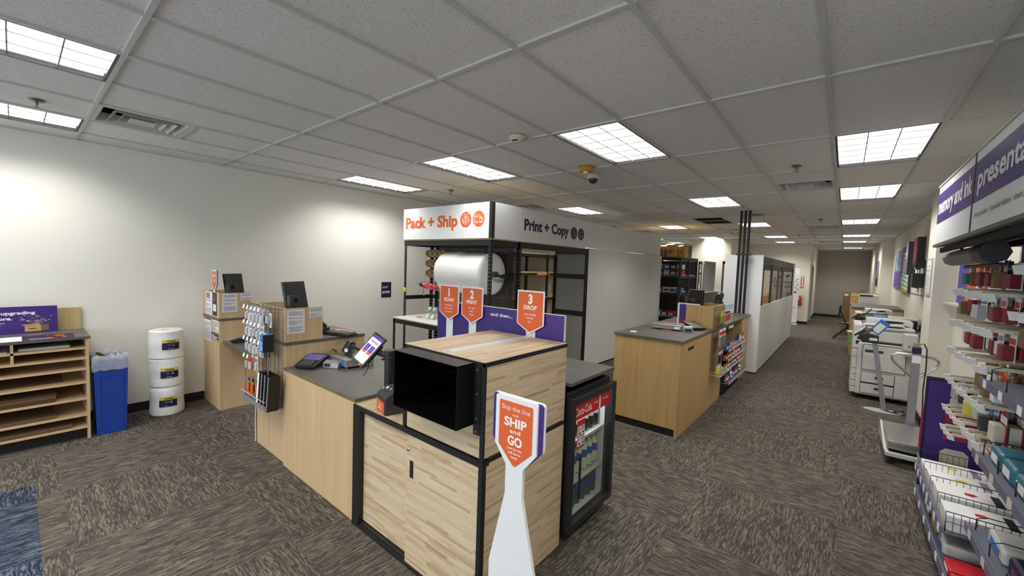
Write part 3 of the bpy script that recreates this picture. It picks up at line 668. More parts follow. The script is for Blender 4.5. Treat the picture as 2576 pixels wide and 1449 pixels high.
obj('cord', MB().tube([(-2.93, 1.44, .925), (-2.88, 1.44, .945), (-2.8, 1.43, .94), (-2.74, 1.41, .90), (-2.72, 1.40, .85)], .006), M_black, t, smooth=True)
t = thing('parcel_scale', 'low silver parcel scale with steel platter on the counter', 'scale', (-2.63, 1.47, .846))
m = MB().add([(-2.80, 1.35, .862), (-2.475, 1.35, .862), (-2.44, 1.595, .862), (-2.80, 1.56, .862), (-2.80, 1.35, .915), (-2.475, 1.35, .915), (-2.44, 1.595, .915), (-2.80, 1.56, .915)], [(0, 3, 2, 1), (4, 5, 6, 7), (0, 1, 5, 4), (1, 2, 6, 5), (2, 3, 7, 6), (3, 0, 4, 7)])
obj('body', m, M_galv, t, bevel=.004)
obj('platter', MB().add([(-2.805, 1.345, .915), (-2.472, 1.345, .915), (-2.435, 1.6, .915), (-2.805, 1.565, .915), (-2.805, 1.345, .923), (-2.472, 1.345, .923), (-2.435, 1.6, .923), (-2.805, 1.565, .923)], [(0, 3, 2, 1), (4, 5, 6, 7), (0, 1, 5, 4), (1, 2, 6, 5), (2, 3, 7, 6), (3, 0, 4, 7)]), M_steel, t, bevel=.003)
m = MB()
for q in ((-2.485, 1.36), (-2.455, 1.585), (-2.79, 1.36), (-2.79, 1.55)): m.cyl((*q, .846), (*q, .864), .012, 10, .006)
obj('feet', m, M_grey, t)
obj('badge', MB().box(-2.55, 1.3485, .87, -2.50, 1.3499, .908), M_skyb, t)
t = thing('scale_display', 'small grey weight display in front of the parcel scale', 'scale display', (-2.615, 1.30, .846), rz=.5, local=True)
obj('housing', MB().add([(-.075, -.03, 0), (.075, -.03, 0), (.075, .03, 0), (-.075, .03, 0), (-.075, -.02, .045), (.075, -.02, .045), (.075, .03, .062), (-.075, .03, .062)], [(0, 3, 2, 1), (4, 5, 6, 7), (0, 1, 5, 4), (1, 2, 6, 5), (2, 3, 7, 6), (3, 0, 4, 7)]), M_galv, t, bevel=.006)
obj('screen', MB().quad((-.055, -.0275, .012), (.0, -.0275, .012), (.0, -.0225, .038), (-.055, -.0225, .038)), M_ink, t)
t = thing('barcode_scanner', 'black handheld barcode scanner standing on the back of the scale platter', 'barcode scanner', (-2.7, 1.51, .923))
obj('head', MB().rbox((-2.70, 1.50, .985), (.06, .08, .12), rz=.2, rx=-.35, ry=.35), M_plast, t, bevel=.018)
obj('grip', MB().cyl((-2.68, 1.50, 1.0), (-2.52, 1.51, .985), .02, 10, .016).cyl((-2.71, 1.51, .95), (-2.71, 1.52, .923), .03, 12, .045), M_plast, t, smooth=True)
obj('window', MB().rbox((-2.67, 1.458, .965), (.03, .01, .03), rz=.3), M_paper, t)
# tablet on pole
t = thing('tablet_terminal', 'tilted tablet showing a violet menu on a black clamp pole', 'tablet', (-1.66, 1.25, .82)); P = Vector((-1.655, 1.22, .82))
obj('pole', MB().cyl(P, P+Vector((0, 0, .315)), .034, 20).cyl(P, P+Vector((0, 0, .012)), .05, 20), M_black, t, smooth=True)
obj('pole_cap', MB().cyl(P+Vector((0, 0, .315)), P+Vector((0, 0, .345)), .042, 20).rbox((P.x, P.y, 1.125), (.12, .05, .012)), M_plast, t)
obj('arm', MB().tube([P+Vector((-.02, 0, .27)), P+Vector((-.10, .05, .265)), P+Vector((-.18, .08, .27)), Vector((-1.93, 1.29, 1.10))], .024, 10), M_plast, t, smooth=True)
Vt = Vector((.776*.47-.632*.30, .632*.47+.776*.30, .62)).normalized(); Ut = Vector((.776*.36+.632*.31, .632*.36-.776*.31, -.12)); Ut = (Ut-Vt*Ut.dot(Vt)).normalized(); Wt = Ut.cross(Vt)
def tb(u, v, w=0): return Vector((-1.962, 1.245, 1.118))+Ut*u*.76+Vt*v*.80+Wt*w*.8
def tbox(m, u0, v0, u1, v1, w0, w1): return m.add([tb(u0, v0, w0), tb(u1, v0, w0), tb(u1, v1, w0), tb(u0, v1, w0), tb(u0, v0, w1), tb(u1, v0, w1), tb(u1, v1, w1), tb(u0, v1, w1)], [(0, 3, 2, 1), (4, 5, 6, 7), (0, 1, 5, 4), (1, 2, 6, 5), (2, 3, 7, 6), (3, 0, 4, 7)])
tc = obj('tablet_case', tbox(tbox(MB(), -.105, -.165, .105, .165, -.02, 0), -.08, -.10, .08, .10, -.06, -.02), M_plast, t, bevel=.006)
sc = obj('tablet_screen', tbox(MB(), -.085, -.135, .085, .145, .0005, .001), emis('tablet_lavender', 'cdc6ea', .6), tc)
obj('screen_header', tbox(MB(), -.085, .115, .085, .145, .0013, .0016), emis('tablet_violet', '4a2f8c', .5), sc)
obj('screen_tiles', tbox(tbox(MB(), -.072, -.045, -.006, .045, .0013, .0016), .008, -.045, .074, .045, .0013, .0016), MATS['tablet_violet'], sc)
obj('screen_buttons', tbox(tbox(MB(), -.072, -.045, -.006, -.022, .0018, .002), .008, -.045, .074, -.022, .0018, .002), emis('tablet_orange', 'e8562a', .6), sc)
obj('screen_text', fineprint(fineprint(fineprint(MB(), tb(-.06, .07, .0018), Ut, Vt, .10, .018, 2, R_, .6), tb(-.064, -.01, .002), Ut, Vt, .04, .03, 3, R_, .4), tb(.016, -.01, .002), Ut, Vt, .04, .03, 3, R_, .4), M_inkg, sc)
obj('sticker', tbox(MB(), .03, -.160, .065, -.138, .0005, .001), M_orange, tc)
obj('cable', MB().tube([tb(.03, -.06, -.06), tb(.05, -.12, -.10), tb(.14, -.18, -.05), tb(.22, -.2, .02)], .003), M_black, t)
# label printer
t = thing('label_printer', 'dark grey label printer with orange front sticker on the kiosk cabinet', 'printer', (-1.444, 1.143, .82), rz=-.28, local=True)
m = MB().prism([(-.11, 0), (.11, 0), (.11, .135), (.04, .152), (-.05, .150), (-.11, .112)], (.085, 0, 0), YP, ZP, -.17)
obj('housing', m, M_dgrey, t, bevel=.008)
obj('front_sticker', MB().box(-.078, -.1125, .012, .072, -.1108, .078), M_orange, t)
obj('lettering', fineprint(MB().prism([(-.012, .045), (.012, .045), (.0, .062)], (0, -.1132, 0), XP, ZP, .0004), (-.04, -.1132, .022), XP, ZP, .06, .014, 2, R_, .5), M_inkw, t)
obj('lid_line', MB().box(-.0855, -.108, .083, .0855, .11, .086), M_black, t)
obj('buttons', MB().rbox((-.02, -.06, .1475), (.03, .02, .004), rx=.57).rbox((.03, -.055, .149), (.012, .012, .004), rx=.57).rbox((-.055, -.075, .138), (.012, .012, .004), rx=.57), M_lgrey, t)
obj('latch', MB().box(.085, -.05, .085, .0885, -.015, .115), M_gold, t)
# ======================= tall counters with hutches =======================
def tall(name, label, x0, x1, end_panel):
    t = thing(name, label, 'counter', ((x0+x1)/2, 1.4, 0)); y0, y1 = (1.045, 1.76) if end_panel else (1.03, 1.76)
    obj('cabinet', MB().box(x0, y0, 0, x0+.02, y1, 1.032).box(x1-.02, y0+.018, 0, x1, y1, 1.032).box(x0+.02, y0, 0, x1-.02, y0+.018, 1.032).box(x1-.02, y0, 0, x1, y0+.018, 1.032).box(x0+.02, y1-.02, .08, x1-.02, y1, 1.032), M_maple, t)
    obj('top', MB().box(x0, y0-.008, 1.032, x1+.008, y1, 1.058), M_edge if 0 else M_slab, t)
    obj('hutch', MB().box(x0, y0-.003, 1.058, x1, y0+.018, 1.345).box(x1-.02, y0+.018, 1.058, x1, y0+.315, 1.345).box(x0, y0+.018, 1.058, x0+.02, y0+.315, 1.345), M_maple, t)
    return t
TL = tall('tall_counter', 'far left maple counter with raised box hutch against the white wall', -5.275, -4.69, True)
TM = tall('tall_counter', 'middle maple counter with raised box hutch behind the wire rack', -3.52, -2.88, False)
t = thing('counter_ledge', 'narrow grey ledge bridging the two tall maple counters', 'counter ledge', (-4.1, 1.3, .77))
obj('slab', MB().box(-4.688, 1.075, .775, -3.522, 1.50, .80), M_slab, t); obj('bracket', MB().box(-4.688, 1.12, .74, -4.66, 1.45, .775).box(-3.55, 1.12, .74, -3.522, 1.45, .775), M_base, t)
# papers on the tall counters
def sheet(name, label, cat, O, U, V, w, h, n, base, paper=M_paper, ink=M_inkg, gaps=(), grp=None, extra=None):
    O, U, V = Vector(O), Vector(U), Vector(V); W_ = U.cross(V)
    t = thing(name, label, cat, base or O, group=grp)
    obj('paper', MB().prism([(0, 0), (w, 0), (w, h), (0, h)], O, U, V, .0012), paper, t)
    m = fineprint(MB(), O+W_*.0018+U*w*.08+V*h*.05, U, V, w*.84, h*.9, n, R_, .5, gaps); obj('print', m, ink, t)
    if extra: extra(t, O, U, V, W_)
    return t
xf = -4.6895
sheet('notice', 'white notice taped on the side of the far left hutch', 'notice', (xf, 1.073, 1.128), YP, ZP, .145, .21, 30, None, gaps=(6, 7, 12, 13, 19, 20))
sheet('notice', 'small notice at the top corner of the far left hutch', 'notice', (xf, 1.255, 1.253), YP, ZP, .122, .083, 11, None, gaps=(4, 5))
yf = 1.0405
def parcel(t, O, U, V, W_):
    obj('purple_band', MB().prism([(.252, 0), (.41, 0), (.41, .264), (.252, .264)], O+W_*.0013, U, V, .0008), M_dpurple, t)
    obj('carton_picture', MB().prism([(.285, .17), (.37, .17), (.37, .235), (.285, .235)], O+W_*.0023, U, V, .0006), M_card, t)
    obj('envelope_picture', MB().prism([(.28, .05), (.39, .05), (.39, .13), (.28, .13)], O+W_*.0023, U, V, .0006), M_inkw, t)
    obj('heading', fineprint(MB(), O+W_*.002+U*.03+V*.185, U, V, .13, .066, 3, R_, .6), M_ink, t)
sheet('poster', 'white and purple parcel poster on the front of the far left hutch', 'poster', (-5.175, 1.0410, 1.078), XP, ZP, .255, .264, 24, None, gaps=(0, 1, 2, 3, 4, 5, 6, 7, 10, 11, 12, 16, 17), extra=parcel)
sheet('notice', 'long notice with red heading low on the far left counter front', 'notice', (-5.255, 1.0440, .755), XP, ZP, .25, .268, 22, None, gaps=(0, 1, 2, 9), extra=lambda t, O, U, V, W_: obj('red_heading', MB().prism([(0, .25), (.25, .25), (.25, .268), (0, .268)], O+W_*.0015, U, V, .0005), M_dred, t))
sheet('notice', 'plain white notice on the front of the far left counter', 'notice', (-4.912, 1.0440, .90), XP, ZP, .20, .122, 12, None, ink=M_ink, gaps=(0, 3, 7))
sheet('notice', 'dark grey notice with white lines on the far left counter', 'notice', (-4.985, 1.0440, .79), XP, ZP, .265, .085, 5, None, paper=M_dgrey, ink=M_inkw, gaps=(0,))
xf = -2.8795
sheet('notice', 'large white notice on the side of the middle hutch', 'notice', (xf, 1.041, 1.128), YP, ZP, .143, .205, 32, None, gaps=(7, 8, 12, 13, 21, 22))
sheet('notice', 'small white notice at the corner of the middle hutch', 'notice', (xf, 1.223, 1.256), YP, ZP, .119, .080, 11, None, gaps=(4, 5))
# arrow sign standing on the left hutch
t = thing('counter_arrow_sign', 'small orange arrow sign standing on the far left hutch', 'sign', (-4.88, 1.05, 1.345)); c = (-4.878, 1.052, 0)
def pen(h, zs, zt, zb): return [(-h, zs), (-.028, zb+.03), (-.028, zb), (.028, zb), (.028, zb+.03), (h, zs), (h, zt), (-h, zt)]
obj('backer', MB().prism(pen(.100, 1.435, 1.604, 1.345), (c[0], 1.056, 0), XP, ZP, .004), M_ink, t)
obj('plate', MB().prism(pen(.085, 1.430, 1.604, 1.345), (c[0], 1.051, 0), XP, ZP, .004), M_white, t)
f = obj('orange_face', MB().prism([(-.068, 1.435), (0, 1.370), (.068, 1.435), (.068, 1.588), (-.068, 1.588)], (c[0], 1.0465, 0), XP, ZP, .0006), M_orange, t, label='faded orange face')
obj('lettering', write(MB(), [('Skip the line', c[0], 1.57, .011, .11), ('SHIP', c[0], 1.525, .026, .08, .05), ('and', c[0], 1.503, .011, .03), ('GO', c[0], 1.468, .026, .05, .05), ('look for the', c[0], 1.45, .007, .05), ('kiosk', c[0], 1.437, .007, .03)], (0, 1.0455, 0), XP, ZP), M_inkw, f)
# monitors on posts
def monitor(label, C, rz, tilt, w=.30, h=.22, post=.0, grp='monitor backs above the hutches', logo=True):
    t = thing('monitor', label, 'monitor', C, rz=rz, group=grp, local=True)
    Rm = Matrix.Rotation(tilt, 4, 'X')
    m = MB().box(-w/2, -.012, -h/2, w/2, .012, h/2); m.xf(Rm); obj('back_shell', m, M_plast, t, bevel=.004)
    m = MB().box(-w/2+.008, .0122, -h/2+.008, w/2-.008, .0130, h/2-.008).xf(Rm); obj('screen', m, M_dgrey, t)
    if logo:
        m = MB().tube([(-.07+.018*math.cos(a*PI/8), -.0126, .05+.018*math.sin(a*PI/8)) for a in range(16)], .0012, 4, True); write(m, [('DELL', -.07, .0455, .008, .026)], (0, -.0135, 0), XP, ZP); m.xf(Rm); obj('logo_ring', m, M_grey, t)
    m = MB().rbox((-.05, -.05, -.03), (.05, .08, .05)).cyl((-.13, -.06, post), (-.13, -.06, .01), .026, 12).cyl((-.13, -.06, -.03), (-.02, -.03, -.03), .018, 8); obj('arm', m, M_dgrey, t, bevel=0)
    return t
monitor('black monitor back standing inside the far left hutch', (-4.95, 1.26, 1.44), 2.05, -.16, .25, .24, -.38)
monitor('black monitor back with ring logo inside the middle hutch', (-3.17, 1.225, 1.432), 2.05, -.20, .27, .255, -.37)
# keyboard and leaflets on the middle counter
t = thing('keyboard', 'black keyboard on the middle tall counter', 'keyboard', (-3.0, 1.53, 1.058), rz=.35, local=True)
obj('body', MB().box(-.20, -.07, 0, .20, .07, .022), M_plast, t, bevel=.005)
m = MB()
for i in range(14):
    for j in range(5): m.box(-.19+i*.0272, -.06+j*.0245, .022, -.19+i*.0272+.023, -.06+j*.0245+.021, .029)
obj('keys', m, M_dgrey, t)
t = thing('phone', 'black desk phone at the corner of the middle hutch', 'phone', (-3.12, 1.42, 1.058)); obj('body', MB().rbox((-3.14, 1.42, 1.09), (.14, .18, .06), rz=.4), M_plast, t, bevel=.01); obj('receiver', MB().tube([(-3.17, 1.34, 1.13), (-3.17, 1.36, 1.16), (-3.13, 1.46, 1.16), (-3.11, 1.49, 1.12)], .02, 8), M_plast, t, smooth=True)
sheet('leaflet', 'white and orange leaflet beside the keyboard', 'leaflet', (-3.24, 1.60, 1.0585), XP, YP, .33, .12, 4, None, extra=lambda t, O, U, V, W_: obj('orange_band', MB().prism([(0, .08), (.16, .08), (.16, .12), (0, .12)], O+W_*.0015, U, V, .0006), M_orange, t))
t = thing('pin_pad', 'black card terminal on the grey ledge beside the wire rack', 'card terminal', (-4.45, 1.25, .80), rz=-.7, local=True); pinpad(t, M_dgrey)
obj('side_light', MB().box(-.092, -.10, .045, -.086, -.05, .055), M_skyb, t)
sheet('leaflet', 'orange and white leaflet on the grey ledge', 'leaflet', (-3.98, 1.11, .8005), XP, YP, .26, .14, 5, None, extra=lambda t, O, U, V, W_: obj('orange_band', MB().prism([(0, 0), (.26, 0), (.26, .035), (0, .035)], O+W_*.0015, U, V, .0006), M_orange, t))
obj('power_cord', MB().tube([(-3.525, 1.024, .40), (-3.535, 1.02, .25), (-3.53, 1.02, .10), (-3.53, 1.02, .004)], .006), M_cream, TM, smooth=True)
# ======================= wire merchandise rack (left) =======================
def wire_cage(t, x0, x1, yb, yf, z0, z1, mt_, nz=30):
    m = MB(); r = .003
    for x in (x0, x1): m.cyl((x, yb, z0), (x, yb, z1), .004, 6)
    for k in range(nz+1): z = z0+(z1-z0)*k/nz; m.cyl((x0, yb, z), (x1, yb, z), r*.8, 4)
    for k in range(1, 6): x = x0+(x1-x0)*k/6; m.cyl((x, yb+.003, z0), (x, yb+.003, z1), r, 4)
    obj('grid', m, mt_, t); m = MB()
    m.tube([(x0, yb, z1-.02), (x0, yf, z1), (x1, yf, z1), (x1, yb, z1-.02)], .004, 6).tube([(x0, yb, z1-.05), (x0, yf, z1-.03), (x1, yf, z1-.03), (x1, yb, z1-.05)], .0025, 5)
    m.cyl((x1, yf, z1), (x1, yf, z0+.01), .005, 6).cyl((x0, yf, z1), (x0, yf, z0+.01), .004, 6)
    m.tube([(x1, yf, z0+.01), (x1, yb, z0+.03)], .004).tube([(x0, yf, z0+.01), (x0, yb, z0+.03)], .004)
    obj('frame', m, mt_, t)
RK = thing('wire_rack', 'grey wire rack of small supplies hanging on the middle counter front', 'wire rack', (-3.15, .95, .48))
rx0, rx1, ryb, ryf = -3.42, -2.90, 1.012, .90
wire_cage(RK, rx0, rx1, ryb, ryf, .50, 1.355, M_wire, 34)
obj('shelf', MB().box(rx0-.02, ryf-.02, .488, rx1, ryb, .494).box(rx0-.02, ryf-.022, .488, rx1, ryf-.018, .53), M_galv, RK)
obj('shelf_front_rail', MB().tube([(rx0-.02, ryf-.03, .57), (rx1, ryf-.03, .57), (rx1, ryf, .57)], .003), M_lgrey, RK)
def hook(x, z, yb, yf, tagm=M_paper, par=RK, mm=M_wire):
    h = obj('hook', MB().tube([(x, yb, z), (x, yf, z), (x, yf-.005, z+.012)], .0018, 4), mm, par); obj('price_tag', MB().rbox((x, yf-.012, z-.002), (.034, .002, .034), rx=-.3), tagm, h)
packs = {}; DP = {k: .04 for k in ('ink', 'pad', 'clip', 'tack', 'tag', 'grn', 'gift', 'cup', 'case')}
def pack(kind, x, y, z, label, grp, rz=0):
    if kind in packs: return dup(packs[kind], (x, y, z), rz, label, grp)
    w, h, c1, c2, cc = PK[kind]; dp = DP.get(kind, .014); t = thing(PN[kind], label, PC[kind], (x, y, z), rz=rz, group=grp, local=True); packs[kind] = t
    m = MB().prism([(-w/2, -h), (w/2, -h), (w/2, -.003), (w/2-.004, 0), (-w/2+.004, 0), (-w/2, -.003)], (0, .002, 0), XP, ZP, .0015); m.box(-.008, .0, 0, .008, .0016, .008); obj('card', m, c1, t)
    obj('blister', MB().box(-w*.40, -dp, -h*.94, w*.40, .0004, -h*.40), c2, t, bevel=.004)
    obj('card_print', MB().box(-w*.42, -.0002, -h*.36, w*.42, .0004, -h*.14), cc, t)
    return t
M_silv = mat('shiny_blister', (.5, .5, .52), .12)
PK = {'usb': (.05, .115, M_paper, M_silv, M_inkg), 'pen': (.045, .125, M_paper, M_silv, M_inkg), 'glue': (.055, .12, M_orange, M_silv, M_red), 'bat': (.05, .12, M_black, M_orange, M_gold), 'adp': (.065, .13, M_paper, M_lgrey, M_inkg), 'case': (.075, .15, M_black, M_dgrey, M_skyb),
 'ink': (.10, .14, M_paper, M_dred, M_red), 'pad': (.09, .16, M_grey, M_card, M_lgrey), 'mark': (.07, .16, M_paper, M_red, M_dpurple), 'clip': (.09, .15, M_paper, M_silv, M_skyb), 'tack': (.09, .15, M_crim, M_lgrey, M_paper), 'tag': (.09, .13, M_blue_p, M_teal, M_teal), 'grn': (.08, .15, M_green, M_yel, M_green), 'gift': (.09, .17, M_gold, M_paper, M_red), 'scis': (.075, .21, M_paper, M_steel, M_red), 'brush': (.04, .19, M_crim, M_dpurple, M_paper), 'neon': (.035, .16, M_yel, M_green, M_yel), 'cup': (.11, .17, M_crim, M_cream, M_paper)}
PN = {k: 'supply_pack' for k in PK}; PC = {k: 'supply pack' for k in PK}
rowsL = [(1.325, 10, ['usb', 'usb', 'adp'], 'white carded pack on the top row of the left wire rack', 'carded packs on the top row of the left rack'),
         (1.19, 9, ['pen', 'usb', 'adp'], 'white carded pack on the second row of the left wire rack', 'carded packs on the second row of the left rack'),
         (1.045, 9, ['usb', 'adp', 'pen'], 'white carded pack on the third row of the left wire rack', 'carded packs on the third row of the left rack'),
         (.885, 4, ['glue', 'adp'], 'orange topped glue pack on the fourth row of the left rack', 'glue packs on the left rack')]
for z, n, kinds, lab, grp in rowsL:
    for i in range(n):
        x = rx0+.03+i*.043
        if i % 2 == 0: hook(x, z+.008, ryb, ryf-.01)
        pack(kinds[i % len(kinds)], x, ryf+.005+(i % 2)*.03, z, lab, grp, R_.uniform(-.12, .12))
for i in range(4):
    if i < 2: hook(rx0+.07+i*.05, .69, ryb, ryf-.01, M_track)
    pack('bat', rx0+.06+i*.045, ryf+.01+(i % 2)*.02, .675, 'black and orange battery pack low on the left rack', 'battery packs on the left rack')
obj('hook', MB().tube([(-2.90, 1.01, 1.175), (-2.82, .95, 1.175), (-2.815, .87, 1.175), (-2.815, .86, 1.19)], .002, 4).box(-2.83, .859, 1.15, -2.80, .861, 1.18), M_wire, RK)
t = thing('boxed_accessory', 'bright blue boxed accessory hanging on the left rack', 'boxed accessory', (-2.80, .87, 1.01))
obj('carton', MB().box(-2.845, .82, 1.015, -2.785, .90, 1.155), M_skyb, t); obj('side_face', MB().box(-2.7849, .82, 1.015, -2.7835, .90, 1.155), M_black, t)
obj('print', fineprint(write(MB(), [('+', -2.815, 1.13, .012)], (0, .8192, 0), XP, ZP), (-2.838, .8192, 1.03), XP, ZP, .045, .07, 6, R_, .4), M_inkw, t)
t = thing('cable_pack', 'white cable card high at the right side of the left rack', 'cable pack', (-2.93, .93, 1.2)); obj('card', MB().box(-2.95, .928, 1.19, -2.91, .932, 1.31), M_paper, t); obj('cable', MB().tube([(-2.94, .925, 1.29), (-2.92, .925, 1.26), (-2.94, .925, 1.23), (-2.925, .925, 1.205)], .003), M_black, t)
t = thing('cable_pack', 'long black cable pack hanging beside the blue box', 'cable pack', (-2.99, .93, .95)); obj('card', MB().box(-3.01, .91, .93, -2.96, .935, 1.12), M_black, t); obj('tab', MB().box(-3.0, .905, 1.08, -2.97, .91, 1.14), M_paper, t)
def binder(i, label, spine):
    x = -3.12+i*.070; t = thing('ring_binder', label, 'ring binder', (x, .96, .496), group='ring binders on the left rack shelf'); s0 = MB()
    s0.box(x, .885, .496, x+.004, .965, .80).box(x+.046, .885, .496, x+.050, .965, .80).box(x, .881, .496, x+.05, .885, .80)
    sh = Matrix(((1, 0, .16, -.16*.496), (0, 1, 0, 0), (0, 0, 1, 0), (0, 0, 0, 1)))
    s0.xf(sh); obj('cover', s0, M_black, t); obj('pages', MB().box(x+.006, .89, .502, x+.044, .96, .79).xf(sh), M_paper if i == 0 else M_dgrey, t)
    obj('spine_label', MB().box(x+(.006 if i == 0 else .021), .8795, .50, x+(.044 if i == 0 else .029), .8808, .796).xf(sh), spine, t)
binder(0, 'black ring binder with white spine sheet, leftmost of the four', M_paper)
binder(1, 'black ring binder second from left on the wire rack shelf', M_lgrey); binder(2, 'black ring binder third from left on the wire rack shelf', M_lgrey); binder(3, 'rightmost black ring binder on the wire rack shelf', M_lgrey)
# ======================= carton shelf unit on the left =======================
t = thing('carton_shelf', 'low maple shelf unit with grey top holding flat cartons by the wall', 'shelf unit', (-4.98, -.4, 0))
xa, xb, ya, yb = -5.27, -4.70, -1.55, .015
obj('side_panel', MB().box(xa, yb-.02, 0, xb, yb, .953), M_maple, t); obj('side_panel', MB().box(xa, ya, 0, xb, ya+.02, .953), M_maple, t)
obj('back_panel', MB().box(xa, ya+.02, .07, xa+.01, yb-.02, .953), M_maple, t); obj('kick', MB().box(xa, ya+.02, 0, xb-.06, yb-.02, .105), M_base, t)
for z in (.122, .238, .393, .549, .677, .779, .875): obj('shelf', MB().box(xa+.01, ya+.02, z-.018, xb-.004, yb-.02, z), M_maple, t)
obj('divider', MB().box(xa+.01, -.452, .779, xb-.004, -.434, .953), M_maple, t)
obj('top', MB().box(xa, ya-.01, .953, xb+.006, yb+.012, .978), M_slab, t); obj('backsplash', MB().box(xa, ya, .978, xa+.018, yb-.004, 1.198), M_ply, t)
def stack(z, x0, x1, y0, y1, n, label, sk=.0, mm=M_card, cat='flat carton', th=.006):
    for k in range(n): dx, dy = R_.uniform(-.02, .02)*(n > 1), R_.uniform(-.01, .01); solo('flat_carton', MB().box(x0+dx, y0+dy, z+.0005+k*th, x1+dx, y1+dy, z+k*th+th*.75), mm, label, cat, 'flat cartons on the maple shelf unit')
stack(.677, -5.22, -4.80, -1.45, -.5, 2, 'flat brown carton on the fifth shelf of the unit'); 
stack(.549, -5.22, -4.80, -1.45, -.14, 1, 'wide brown carton on the middle shelf'); stack(.393, -5.2, -4.73, -1.45, -.20, 8, 'thick stack of brown cartons on the third shelf from the bottom', th=.007); stack(.452, -5.2, -4.75, -1.4, -.19, 1, 'single carton laid on top of the thick carton stack')
stack(.238, -5.22, -4.74, -1.45, -.20, 3, 'brown carton on the second shelf from the bottom'); stack(.122, -5.22, -4.73, -1.45, -.10, 5, 'brown carton on the bottom shelf of the unit')
solo('mailer_pouch', MB().box(-5.05, -.41, .876, -4.76, -.10, .900), M_lgrey, 'pale padded mailer in the top right slot of the shelf unit', 'mailer pouch', bevel=.008)
solo('mailer_pouch', MB().box(-5.05, -.9, .876, -4.73, -.47, .883), M_lgrey, 'thin pale mailer in the top left slot of the shelf unit', 'mailer pouch')
t = thing('announcement_sign', "purple sign reading We're upgrading this store on the shelf unit", 'sign', (-5.18, -.5, .978)); xs = -5.18
obj('panel', MB().box(xs-.006, -.96, .979, xs, -.155, 1.232), M_purple, t, label='deep purple panel')
obj('lettering', write(MB(), [("We're upgrading", -.295, 1.160, .027, .36, .03, 'r'), ('this store.', -.434, 1.110, .027, .21, .03, 'r'), ('Get ready for an even', -.478, 1.078, .0105, .25, .01, 'r'), ('better experience.', -.497, 1.058, .0105, .20, .01, 'r')], (xs+.0012, 0, 0), YP, ZP), M_inkw, t)
m = MB().prism([(-.362, .994), (-.262, .994), (-.262, 1.052), (-.362, 1.052)], (xs+.0005, 0, 0), YP, ZP, .001).prism([(-.385, 1.060), (-.362, 1.048), (-.262, 1.052), (-.29, 1.066)], (xs+.0005, 0, 0), YP, ZP, .001); b_ = obj('carton_picture', m, M_cardl, t)
obj('carton_shade', MB().prism([(-.262, .994), (-.212, 1.0), (-.212, 1.056), (-.262, 1.052)], (xs+.0005, 0, 0), YP, ZP, .001), M_card, b_); obj('logo', write(MB(), [('FedEx', -.312, 1.015, .012, .05, .03)], (xs+.002, 0, 0), YP, ZP), M_ink, b_)
m = MB()
for k in range(26):
    a = R_.uniform(.35, PI-.35); r = R_.uniform(.02, .11); c = (-.285+math.cos(a)*r*1.15, 1.068+math.sin(a)*r); q = R_.uniform(.004, .009); m.prism([(c[0]-q*1.5, c[1]), (c[0], c[1]-q*.5), (c[0]+q*1.5, c[1]+q*.3), (c[0], c[1]+q*.6)], (xs+.0008, 0, 0), YP, ZP, .0008)
for k in range(7): a = .5+k*.35; m.prism([(-.285, 1.05), (-.281, 1.05), (-.285+math.cos(a)*.09, 1.068+math.sin(a)*.08)], (xs+.0006, 0, 0), YP, ZP, .0006)
obj('blossom_picture', m, mat('blossom_pink', (.6, .42, .45), .6), b_)
t = thing('counter_mat', 'purple printed mat with orange shapes lying on the shelf unit top', 'mat', (-4.85, -.22, .978)); obj('sheet', MB().box(-4.985, -.38, .9782, -4.70, -.07, .9794), M_dpurple, t)
m = MB()
for k in range(9): c = (-4.86+R_.uniform(-.07, .07), -.16+R_.uniform(-.06, .06)); m.prism([(c[0]-.03, c[1]-.02), (c[0]+.025, c[1]-.025), (c[0]+.03, c[1]+.02), (c[0]-.02, c[1]+.025)], (0, 0, .9796), XP, YP, .0004)
obj('orange_shapes', m, M_orange, t); obj('lettering', MB().box(-4.76, -.345, .9796, -4.745, -.20, .98), M_inkw, t)
t = thing('notice', 'white sheet lying flat on the shelf unit beside the purple mat', 'notice', (-4.84, -.52, .978)); obj('paper', MB().box(-4.97, -.72, .9782, -4.70, -.385, .9792), M_paper, t); obj('print', fineprint(MB(), (-4.96, -.70, .9795), YP, XP, .30, .22, 7, R_, .15), M_inkg, t)
